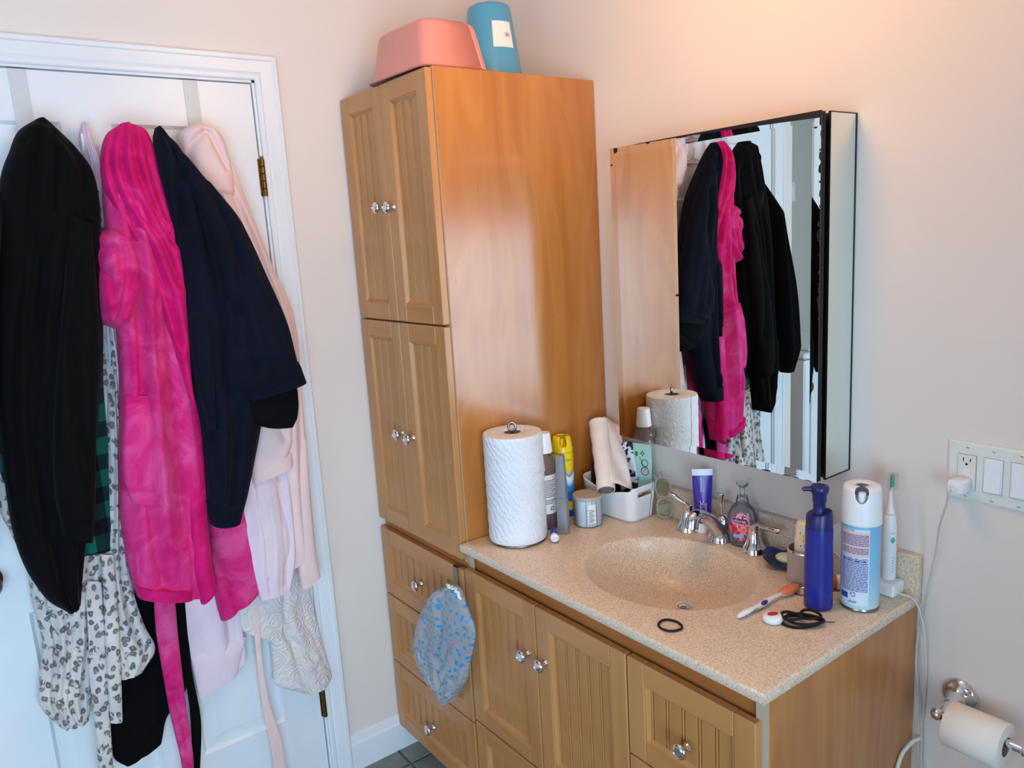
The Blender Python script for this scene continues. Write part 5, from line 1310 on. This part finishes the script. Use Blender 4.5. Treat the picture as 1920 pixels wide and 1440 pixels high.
# ---- loose things on the counter
hp = [(1.1250+0.0235*math.cos(a)*(1+0.05*math.sin(3*a)), -0.4760+0.0215*math.sin(a)*(1+0.04*math.cos(2*a)), Z0+0.0024) for a in np.linspace(0,2*math.pi,41)[:-1]]
tag(MB().tube(hp, 0.0023, 10, True).build('hair_tie', 'elastic_black', smooth=70), 'single black elastic hair tie lying in front of the sink', 'hair tie')
def lay(u, v): return (1.288+u*0.62+v*0.78, -0.283+u*0.78-v*0.62)
loops = [(0.000,0.000,0.038,0.024,0.0,0.0030),(0.006,0.003,0.034,0.021,0.25,0.0085),(-0.018,-0.002,0.019,0.015,0.5,0.0135),(0.020,-0.006,0.018,0.019,1.2,0.0125)]
hb = thing('headband', (1.288,-0.283,Z0), 'tangled black elastic headband in loops in front of the blue bottle', 'headband')
for (cu2,cv,a_,b_,ph_,z_) in loops:
    pts = []
    for t_ in np.linspace(0,2*math.pi,45)[:-1]:
        u, v = a_*math.cos(t_), b_*math.sin(t_); u, v = u*math.cos(ph_)-v*math.sin(ph_)+cu2, u*math.sin(ph_)+v*math.cos(ph_)+cv
        x, y = lay(u, v); pts.append((x, y, Z0+z_+0.0015*math.sin(2*t_+ph_)))
    MB().tube(pts, 0.0031, 10, True, flat=0.9).build('band', 'elastic_black', hb, smooth=70)
x0_, y0_ = lay(0.030,0.010); x1_, y1_ = lay(0.062,0.006)
MB().tube([(x0_,y0_,Z0+0.005),(x1_,y1_,Z0+0.0012)], 0.0009, 8).build('loose_end', 'elastic_black', hb)
tag(MB().tube(crom([(1.207,-0.176,Z0+0.0011),(1.213,-0.186,Z0+0.0011),(1.224,-0.183,Z0+0.0011),(1.238,-0.172,Z0+0.0011)],16), 0.0010, 8).build('bobby_pin', 'black_plastic'), 'thin black hairpin beside the toothbrush head', 'hairpin')
# floss
fc = (1.2485,-0.3185,Z0); fo = thing('dental_floss', fc, 'round white dental floss container with red label', 'dental floss')
MB().lathe([(0.0,0.0),(0.0150,0.0),(0.0188,0.003),(0.0198,0.008),(0.0190,0.0125),(0.0155,0.0160),(0.0,0.0168)], fc, 'z', 40).build('case', 'white_plastic', fo, smooth=70)
lb_ = MB(); lb_.add([(fc[0]+0.0108*math.cos(a)*0.72+0.0108*0.2*math.sin(a), fc[1]+0.0108*math.sin(a), fc[2]+0.0170) for a in np.linspace(0,2*math.pi,25)[:-1]], [tuple(range(24))])
lb_.build('label', 'red_label', fo, smooth=0)
# toothbrush with orange head cover
ba, bb2 = Vector((1.1985,-0.3600,Z0+0.0065)), Vector((1.2020,-0.1640,Z0+0.0105))
tbn = thing('toothbrush', (1.20,-0.27,Z0), 'white manual toothbrush with orange head cover and purple grip', 'toothbrush')
pts = [ba.lerp(bb2, k/20) for k in range(15)]; pts = [Vector((p[0],p[1],p[2]+0.0015*math.sin(i*0.7))) for i, p in enumerate(pts)]
MB().tube(pts, [0.0035,0.0062,0.0066,0.0064,0.0060,0.0057,0.0060,0.0066,0.0070,0.0068,0.0058,0.0046,0.0040,0.0040,0.0040], 16, flat=0.8).build('handle', 'white_plastic', tbn, smooth=70)
m_ = MB(); rows = []
for i in range(13):
    p = math.pi*i/12; k = 0.70+0.30*(1-math.cos(p))/2; q_ = ba.lerp(bb2, k+0.0); w_ = 0.0135*math.sin(p)**0.6
    rows.append([(q_[0]+w_*math.cos(a), q_[1], Z0+0.0088+0.0085*(w_/0.0135)*math.sin(a)) for a in np.linspace(0,2*math.pi,25)])
m_.grid(rows)
for i, f_ in enumerate(m_.f): m_.mi[i] = 1 if np.mean([m_.v[j][2] for j in f_]) < Z0+0.0075 else 0
m_.build('head_cover', ['orange_rubber','white_plastic'], tbn, smooth=70)
gp = ba.lerp(bb2, 0.40); gm = MB(); gm.lathe([(0.0,-0.0040),(0.0050,-0.0030),(0.0058,0.0),(0.0050,0.0030),(0.0,0.0040)], (gp[0]+0.0040,gp[1],gp[2]+0.0030), 'z', 20, 0, 0.7, 1.8)
gm.build('thumb_grip', 'purple_grip', tbn, smooth=70)
tw_ = MB(); put_text(tw_, 'Colgate', 0.0085, lambda u, v, d: (1.1985+0.0060-0.4*v+0.0006, -0.318+u, Z0+0.0085+0.6*v), 0, off=(0,-0.003)); tw_.build('lettering', 'ink', tbn, smooth=0)

# ------------------------------------------------------------------ cloth
def seg_dist(S_, T_, poly):
    """distance of grid points to a polyline in the hanging plane"""
    best = np.full(S_.shape, 9.0)
    for a, b_ in zip(poly[:-1], poly[1:]):
        ab = b_-a; L2 = max(1e-12, ab @ ab)
        k = np.clip(((S_-a[0])*ab[0]+(T_-a[1])*ab[1])/L2, 0, 1)
        best = np.minimum(best, np.hypot(S_-a[0]-k*ab[0], T_-a[1]-k*ab[1]))
    return best
def drape(name, L, R, pd, T, mname, parent=None, ax='x', creases=(), folds=(0,0,0), NU=56, NV=90, top=0.35, bot=1.0, backlim=0.012, pexp=2.4, wob=0.0035, seed=1, org=None, backk=0.8, hemwave=0.0):
    """a hung piece of cloth with body: outline chains L, R (paired, top to bottom) lie in the plane ax = pd;
    the cloth bulges T in front of it and a little less behind, with folds and creases."""
    col = 1 if ax == 'x' else 0
    un = lambda p: np.array([on(p, ax, pd)[col], on(p, ax, pd)[2]])
    Lw = crom([un(p) for p in L], NV); Rw = crom([un(p) for p in R], NV)
    u = np.linspace(0,1,NU); v = np.linspace(0,1,NV)
    Sg = Lw[:,None,0]*(1-u)+Rw[:,None,0]*u; Tg = Lw[:,None,1]*(1-u)+Rw[:,None,1]*u
    V = v[:,None]+0*u; Ug = u[None,:]+0*v[:,None]
    prof = np.maximum(0, 1-np.abs(2*Ug-1)**pexp)**(1/pexp)
    tv = T*np.minimum(1, top+V*6*(1-top)+0*Ug)
    if bot < 1: tv = tv*np.minimum(1, bot+(1-V)*5*(1-bot))
    rs = np.random.RandomState(seed)
    d = tv*prof
    n, amp, ph = folds
    width = np.abs(Rw[:,0]-Lw[:,0])[:,None]
    if n:
        w1 = 0.35*np.sin(2.2*V*math.pi+seed)+0.2*np.sin(5*V+seed*2)
        f = 2*np.abs(np.sin(math.pi*(n*Ug+w1*0.45)+ph))**0.85-1.25+0.45*np.sin(2*math.pi*(1.7*n*Ug+0.3*w1)+1.3*ph+1)
        d = d+amp*f*prof**0.7*np.minimum(1, 0.25+V*2.5)*(1-0.65*V**7)
    for k in range(4):      # broad slow undulation
        a, b_, c, e = rs.uniform(8,26), rs.uniform(3,10), rs.uniform(0,6), rs.uniform(0.4,1)
        d = d+wob*e*np.sin(a*Sg+b_*Tg+c)*prof
    for cr in creases:
        px, wd_, dp = cr
        poly = crom([un(p) for p in px], 14)
        dist = seg_dist(Sg, Tg, poly)
        d = d-dp*(0.6*np.exp(-(dist/wd_)**2)+0.55*np.exp(-dist/(0.9*wd_)))*prof**0.5+0.30*dp*np.exp(-((dist-2.6*wd_)/(1.7*wd_))**2)*prof**0.5
    d = np.where(prof > 0, np.maximum(d, 0.0015*np.minimum(1, prof*4)), 0)
    bk = np.minimum(tv*prof*backk, max(0.0, (pd-backlim)) if ax == 'x' else 9)
    if hemwave: Tg = Tg+hemwave*np.sin(2*math.pi*(n or 3)*Ug+ph)*V**6
    def P(s, t, dep): return (pd+dep, s, t) if ax == 'x' else (s, pd-dep, t)
    m_ = MB()
    F = [[P(Sg[i,j],Tg[i,j],d[i,j]) for j in range(NU)] for i in range(NV)]
    B = [[P(Sg[i,j],Tg[i,j],-bk[i,j]-0.0004) for j in range(NU)] for i in range(NV)]
    m_.grid(F); m_.grid(B, 0, True)
    m_.grid([F[0], B[0]], 0, True); m_.grid([F[-1], B[-1]])
    m_.grid([[F[i][0] for i in range(NV)], [B[i][0] for i in range(NV)]]); m_.grid([[F[i][-1] for i in range(NV)], [B[i][-1] for i in range(NV)]], 0, True)
    return m_.build(name, mname, parent, smooth=75, org=org)

# over-the-door hook rack
rk_ = thing('over_door_rack', (0.0,-1.11,1.80), 'white metal over-the-door hook rack hung on two straps', 'hook rack')
for ys_ in (-1.294, -0.926):
    m_ = MB(); m_.box(0.0008,0.0026,ys_-0.017,ys_+0.017,1.86,2.0370); m_.box(-0.038,0.0026,ys_-0.017,ys_+0.017,2.0354,2.0372)
    m_.build('strap', 'strap_metal', rk_)
MB().box(0.0030,0.0060,-1.33,-0.89,1.842,1.876,0,0.001).build('rail', 'white_gloss_paint', rk_)
for yh in (-1.283,-1.196,-1.112,-1.046,-0.965):
    hk_ = crom([(0.006,yh,1.868),(0.020,yh,1.858),(0.045,yh,1.850),(0.062,yh,1.866),(0.068,yh,1.892)],18)
    MB().tube(hk_, 0.0035, 10).build('hook', 'white_gloss_paint', rk_, smooth=70)

def garment(name, px, x, label, cat, **k):
    p = on(px,'x',x); return thing(name, (x, p[1], p[2]), label, cat, 'clothes hanging on the door rack')

# leopard robe
g = garment('leopard_robe', (150,1300), 0.045, 'grey leopard-spotted plush robe hanging lowest at the left of the door', 'robe')
drape('body', [(120,330),(60,600),(-15,850),(-12,930),(20,1000),(48,1060),(60,1130),(78,1200),(75,1260),(73,1320),(112,1362)],
      [(190,330),(205,600),(208,780),(206,880),(204,960),(200,1040),(198,1110),(190,1180),(182,1240),(172,1300),(166,1348)], 0.045, 0.032, 'leopard_plush', g, folds=(3.5,0.008,0.5), NV=120, NU=80, seed=3, hemwave=0.0015)
drape('panel', [(195,640),(200,760),(199,900),(194,1020),(190,1100),(195,1180),(212,1240),(222,1271)],
      [(216,640),(222,760),(229,900),(236,1020),(248,1100),(270,1170),(291,1215),(268,1255)], 0.060, 0.022, 'leopard_plush', g, folds=(2,0.006,1.5), seed=4)
drape('belt', [(158,1090),(165,1180),(168,1270),(178,1360),(186,1460)], [(190,1090),(196,1180),(201,1280),(208,1370),(214,1460)], 0.085, 0.010, 'leopard_plush', g, NU=16, NV=50, seed=5)
drape('belt', [(190,1040),(195,1150),(199,1250),(206,1354)], [(213,1040),(222,1150),(227,1250),(230,1352)], 0.088, 0.010, 'leopard_plush', g, NU=16, NV=50, seed=6)
# plaid shirt
g = garment('plaid_shirt', (150,1040), 0.075, 'green and black plaid flannel shirt behind the black hoodie', 'shirt')
drape('body', [(80,400),(20,560),(-8,720),(-6,820),(6,900),(70,985),(148,1042)], [(150,400),(190,560),(194,720),(202,820),(205,900),(208,970),(206,1032)], 0.075, 0.020, 'plaid_flannel', g, folds=(3,0.005,0.3), seed=7)
# lilac nightshirt peeking out
g = garment('lilac_nightshirt', (210,760), 0.035, 'pale lilac nightshirt showing between the black hoodie and pink robe', 'nightshirt')
drape('body', [(153,231),(148,262),(160,320),(180,450),(188,600),(200,700),(214,760)], [(162,230),(172,262),(186,305),(196,400),(210,560),(226,650),(230,780)], 0.040, 0.022, 'pale_lilac_jersey', g, folds=(2,0.006,0), seed=8, top=0.5)
drape('binding', [(199,610),(204,680),(212,758)], [(204,610),(210,680),(222,760)], 0.066, 0.004, 'pale_blue_binding', g, NU=8, NV=30)
# black velvet trousers
g = garment('velvet_trousers', (260,1430), 0.03, 'black velvet trousers hanging below the hem of the pink robe', 'trousers')
drape('leg', [(262,1060),(242,1180),(220,1280),(208,1360),(212,1418),(236,1436)], [(345,1060),(352,1170),(358,1240),(346,1300),(314,1342),(303,1392)], 0.030, 0.016, 'black_velvet', g, folds=(2,0.005,1), seed=9)
drape('waist_tie', [(332,1100),(338,1200),(349,1280),(357,1345),(362,1450)], [(344,1100),(352,1200),(362,1270),(377,1352),(375,1450)], 0.030, 0.008, 'black_velvet', g, NU=14, NV=40, seed=10)
# pale pink pyjama trousers
g = garment('pajama_trousers', (400,1300), 0.03, 'pale pink pajama trousers with wide hem below the pink robe', 'trousers')
drape('leg', [(352,950),(345,1100),(349,1180),(360,1245),(373,1308)], [(440,950),(448,1100),(455,1180),(461,1238),(443,1264)], 0.032, 0.016, 'pale_lilac_jersey', g, folds=(1.5,0.004,2), seed=11, creases=[([(420,1130),(432,1220),(438,1262)],0.0135,0.010)])
drape('hem_band', [(357,1225),(373,1310)], [(462,1192),(444,1266)], 0.034, 0.0175, 'pale_lilac_jersey', g, NV=12, seed=11)
# cream embossed trousers
g = garment('embossed_trousers', (560,1290), 0.025, 'cream rose-embossed lounge trousers hanging nearest the door hinges', 'trousers')
drape('leg', [(462,1040),(452,1110),(480,1165),(505,1205),(512,1258),(516,1284),(568,1298)], [(568,1040),(578,1090),(588,1140),(602,1195),(614,1240),(622,1268),(612,1286)], 0.026, 0.014, 'embossed_cream', g, folds=(2,0.005,0.6), seed=12, creases=[([(530,1110),(532,1180),(575,1225)],0.0108,0.008)])
drape('leg', [(452,1090),(450,1140),(456,1182),(498,1200)], [(530,1090),(530,1140),(530,1190),(525,1200)], 0.042, 0.010, 'embossed_cream', g, NV=40, seed=13)
# pale pink robe
g = garment('pale_pink_robe', (540,1080), 0.07, 'pale pink cotton robe on the hook nearest the door hinges', 'robe')
drape('body', [(356,240),(352,310),(405,440),(470,600),(478,760),(462,900),(466,1020),(486,1100)], [(376,237),(424,288),(462,380),(512,505),(552,600),(566,760),(578,900),(590,1030)], 0.062, 0.036, 'pale_pink_jersey', g, folds=(3,0.006,0.7), NV=120, NU=72, seed=14, top=0.6,
      creases=[([(352,300),(400,420),(440,520)],0.0135,0.010),([(395,245),(420,310),(455,420)],0.0108,0.008)])
drape('hood', [(352,237),(332,254),(342,300),(366,350),(392,400)], [(378,235),(412,254),(428,300),(436,350),(440,400)], 0.066, 0.046, 'pale_pink_jersey', g, NV=60, seed=15, top=0.6, bot=0.1, creases=[([(375,250),(352,275),(346,310)],0.0081,0.012),([(382,252),(400,285),(418,318)],0.0081,0.010)])
drape('sleeve', [(472,700),(470,800),(468,860),(472,898)], [(548,700),(546,790),(546,828),(538,852)], 0.098, 0.026, 'pale_pink_jersey', g, NV=60, seed=16, creases=[([(500,760),(530,820)],0.0135,0.008)])
drape('cuff', [(470,880),(472,906)], [(546,845),(549,872)], 0.098, 0.026, 'pale_pink_jersey', g, NV=14, seed=17)
drape('sleeve', [(546,860),(552,960),(558,1060),(566,1106)], [(574,820),(582,940),(592,1040),(601,1079)], 0.080, 0.016, 'pale_pink_jersey', g, NV=50, NU=30, seed=18)
drape('belt', [(470,1120),(480,1220),(492,1320),(508,1400),(516,1460)], [(486,1120),(490,1220),(504,1310),(528,1390),(540,1460)], 0.050, 0.004, 'pale_pink_jersey', g, NU=12, NV=40, seed=19)
# lilac nightdress
g = garment('lilac_nightdress', (510,1110), 0.085, 'pale lilac nightdress below the navy sweatshirt cuff', 'nightdress')
drape('body', [(440,860),(452,960),(466,1050),(488,1125)], [(540,860),(548,960),(553,1040),(545,1104)], 0.086, 0.018, 'pale_lilac_jersey', g, folds=(2.5,0.005,0.2), seed=20, creases=[([(520,900),(528,1000),(535,1090)],0.0108,0.008)])
drape('placket', [(480,900),(482,1000),(487,1086)], [(500,900),(518,1000),(532,1074)], 0.103, 0.004, 'pale_lilac_jersey', g, NV=30, NU=20, seed=21, top=0.0)
# hot pink plush robe
g = garment('pink_robe', (310,1110), 0.11, 'hot pink plush bathrobe with hood and patch pocket', 'bathrobe')
drape('body', [(228,240),(194,300),(193,370),(200,450),(206,530),(216,605),(223,690),(223,800),(222,900),(225,970),(237,1050),(256,1113)],
      [(242,240),(280,290),(303,350),(322,430),(338,510),(346,590),(352,680),(364,760),(376,850),(384,960),(388,1040),(380,1112)], 0.105, 0.058, 'pink_plush', g, folds=(2.5,0.011,0.9), NV=140, NU=80, seed=22,
      creases=[([(245,520),(262,640),(262,760)],0.0135,0.014),([(300,580),(310,720),(322,860),(335,1000)],0.0135,0.014),([(280,560),(285,640),(288,700)],0.0108,0.010),([(240,950),(250,880),(235,800)],0.0162,0.010)])
drape('side_panel', [(385,860),(391,980),(396,1070),(404,1125),(414,1163)], [(455,860),(473,930),(481,1010),(488,1070),(487,1104)], 0.070, 0.030, 'pink_plush', g, NV=70, seed=23, creases=[([(398,1040),(425,1100),(445,1145)],0.0108,0.010)])
drape('hood_lapel', [(224,233),(198,254),(188,296),(192,345),(212,396),(238,436),(266,490),(292,560),(312,625),(330,690),(346,744)],
      [(242,231),(272,246),(290,290),(303,345),(319,405),(333,455),(343,515),(348,580),(351,640),(353,695),(358,750)], 0.128, 0.050, 'pink_satin', g, NV=130, NU=64, seed=24, top=0.6, wob=0.002,
      creases=[([(214,240),(200,290),(206,340),(232,400),(270,462),(304,545),(330,640)],0.0085,0.015),([(230,234),(220,290),(230,345),(262,405),(300,462),(328,530)],0.0085,0.016),([(244,234),(246,290),(262,350),(290,410),(318,455)],0.0085,0.016),([(258,240),(272,300),(288,360),(306,410)],0.008,0.013)])
drape('sleeve', [(194,428),(168,444),(158,468),(160,520),(166,562),(176,592),(192,608)], [(214,430),(246,448),(264,490),(268,540),(262,580),(246,606),(214,616)], 0.088, 0.092, 'pink_plush', g, pexp=1.5, NV=60, NU=50, seed=26, top=0.4, bot=0.5, creases=[([(186,440),(214,452),(226,485),(222,540),(206,590)],0.009,0.016),([(170,500),(196,520),(200,560)],0.008,0.010),([(178,462),(205,470),(214,500),(205,540)],0.0108,0.016),([(190,590),(225,560),(240,520)],0.0095,0.012)])
drape('pocket', [(236,742),(230,830),(232,900),(246,942)], [(306,742),(313,830),(316,905),(298,944)], 0.150, 0.016, 'pink_plush', g, NV=50, NU=40, seed=27, top=0.0, pexp=3.0)
drape('satin_edging', [(334,690),(338,790),(342,890),(350,990),(360,1075),(377,1132)], [(354,690),(372,772),(382,860),(389,975),(395,1050),(404,1099)], 0.140, 0.022, 'pink_satin', g, NV=90, NU=30, seed=28)
drape('hem_band', [(251,1094),(257,1118)], [(362,1092),(361,1117)], 0.118, 0.057, 'pink_satin', g, NV=12, seed=22)
drape('belt', [(288,1100),(292,1180),(305,1262),(319,1340),(338,1420),(345,1470)], [(327,1100),(333,1180),(342,1262),(352,1340),(362,1415),(364,1470)], 0.070, 0.012, 'pink_plush', g, NU=22, NV=60, seed=29, creases=[([(322,1290),(338,1340),(352,1400)],0.0081,0.008)])
# navy sweatshirt
g = garment('navy_sweatshirt', (420,970), 0.15, 'navy blue sweatshirt hanging over the pale pink robe', 'sweatshirt')
drape('body', [(291,240),(288,262),(293,310),(312,385),(326,455),(340,530),(348,610),(354,690),(368,760),(380,820),(386,900),(394,970)],
      [(298,237),(320,262),(356,305),(404,360),(440,415),(470,490),(492,580),(496,690),(490,780),(476,860),(463,920),(450,962)], 0.150, 0.050, 'navy_fleece', g, folds=(2,0.005,0.4), NV=140, NU=80, seed=30,
      creases=[([(334,290),(332,420),(344,560),(350,640)],0.0108,0.014),([(372,680),(384,780),(400,900)],0.0108,0.014),([(312,260),(322,330),(340,430)],0.0095,0.010),([(440,760),(430,860),(424,950)],0.0108,0.010)])
drape('sleeve', [(345,318),(378,420),(408,520),(418,600),(416,670),(428,724),(464,742)], [(396,345),(452,420),(502,525),(536,604),(552,664),(557,682),(559,690)], 0.192, 0.040, 'navy_fleece', g, NV=90, NU=60, seed=31, folds=(1.5,0.004,0.5),
      creases=[([(400,380),(432,470),(440,560),(430,640)],0.0135,0.012),([(450,440),(490,540),(520,640)],0.0162,0.008),([(420,560),(450,600),(470,690)],0.0108,0.010)])
drape('cuff', [(428,712),(470,752)], [(560,678),(573,716)], 0.194, 0.034, 'navy_fleece', g, NV=20, NU=50, seed=32)
drape('sleeve_lining', [(420,690),(432,750),(462,790),(496,801)], [(548,690),(558,740),(557,778),(548,799)], 0.172, 0.034, 'navy_dark', g, NV=50, seed=33, creases=[([(500,795),(530,770),(550,745)],0.0081,0.006)])
drape('sleeve', [(350,560),(354,640),(366,720),(381,776)], [(390,560),(404,640),(407,720),(401,776)], 0.166, 0.040, 'navy_fleece', g, NV=60, NU=36, seed=41, top=0.05, creases=[([(392,600),(396,680),(396,760)],0.006,0.010)])
drape('cuff', [(380,770),(386,803)], [(402,770),(400,803)], 0.166, 0.038, 'navy_fleece', g, NV=14, NU=24, seed=41)
drape('cuff', [(387,940),(396,984)], [(460,928),(447,974)], 0.153, 0.052, 'navy_fleece', g, NV=16, seed=30)
# black hoodie
g = garment('black_hoodie', (120,1130), 0.10, 'black hooded sweatshirt hanging at the far left of the door', 'hoodie')
drape('body', [(62,230),(36,246),(18,282),(0,335),(-10,430),(-14,560),(-10,700),(0,820),(12,930),(27,1010),(50,1070),(85,1120),(120,1139)],
      [(88,225),(112,249),(142,280),(172,322),(186,385),(188,460),(188,560),(192,640),(188,720),(182,800),(174,900),(156,1040),(148,1122)], 0.100, 0.060, 'black_jersey', g, folds=(2.5,0.009,0.1), NV=140, NU=80, seed=34,
      creases=[([(92,290),(84,420),(58,600),(52,780),(78,980)],0.0121,0.016),([(135,330),(128,460),(96,620),(82,800),(100,960),(112,1080)],0.0121,0.016),([(58,300),(40,480),(20,700),(30,900)],0.0121,0.014),([(160,480),(140,600),(150,740),(178,850)],0.0121,0.012)])
drape('hood', [(64,226),(34,246),(18,283),(8,340),(12,440),(20,560)], [(84,223),(114,250),(144,284),(165,330),(172,430),(160,560)], 0.108, 0.060, 'black_jersey', g, pexp=1.7, NV=90, seed=35, top=0.6, bot=0.05, creases=[([(74,235),(60,300),(50,380)],0.0108,0.014),([(92,240),(100,310),(98,390)],0.0108,0.014)])
drape('sleeve', [(128,400),(118,560),(104,700),(98,820),(102,920),(112,975)], [(172,420),(182,560),(188,650),(184,740),(180,830),(178,965)], 0.158, 0.036, 'black_jersey', g, NV=90, seed=36, creases=[([(150,500),(132,640),(140,760),(165,880)],0.0121,0.012)])
drape('sleeve', [(-16,360),(-46,500),(-68,660),(-84,820),(-90,970),(-72,1070)], [(8,360),(-2,500),(-6,660),(-10,820),(-18,970),(-32,1064)], 0.112, 0.080, 'black_jersey', g, NV=80, seed=38, top=0.05, bot=0.5, folds=(1.5,0.006,0.4))
drape('cuff', [(112,968),(118,1004)], [(179,958),(174,1014)], 0.158, 0.030, 'black_jersey', g, NV=20, seed=37)

# ------------------------------------------------------------------ shower cap on a drawer hook
hkk = thing('drawer_hook', (0.440,-0.535,0.60), 'flat steel hook slipped over the top drawer front', 'hook')
MB().box(0.4225,0.4415,-0.5335,-0.5317,0.660,0.7640).build('strap', 'brushed_steel', hkk)
MB().box(0.4225,0.4415,-0.5335,-0.5120,0.7622,0.7640).build('bend', 'brushed_steel', hkk)
MB().tube(crom([(0.432,-0.5335,0.672),(0.432,-0.540,0.660),(0.432,-0.552,0.662),(0.432,-0.556,0.678)],12), 0.003, 8).build('hook_tip', 'brushed_steel', hkk)
sh = thing('shower_cap', (0.40,-0.565,0.36), 'clear plastic shower cap with blue dots hanging from the drawer hook', 'shower cap')
Lc = [(842,1097),(815,1110),(790,1150),(779,1192),(780,1228),(794,1262),(812,1292),(838,1315)]; Rc = [(856,1098),(864,1110),(876,1142),(888,1172),(890,1198),(880,1244),(872,1278),(846,1316)]
capo = drape('film', Lc, Rc, -0.566, 0.026, 'cap_film', sh, ax='y', folds=(3,0.003,0.4), NU=60, NV=80, top=0.3, seed=40, wob=0.002, creases=[([(836,1110),(842,1170),(835,1240),(838,1300)],0.0081,0.014),([(800,1180),(830,1230),(860,1270)],0.0095,0.008),([(880,1180),(850,1220),(846,1280)],0.0081,0.008)])
fr_ = MB(); rr = random.Random(5); pts = [on(p,'y',-0.588) for p in ((838,1098),(850,1102),(858,1112),(862,1124))]
pth = crom(pts, 60); fr_.tube([q_+np.array([rr.uniform(-.004,.004),rr.uniform(-.004,.004),rr.uniform(-.004,.004)]) for q_ in pth], 0.0026, 7)
fr_.build('gathered_edge', 'white_matte', sh, smooth=70)
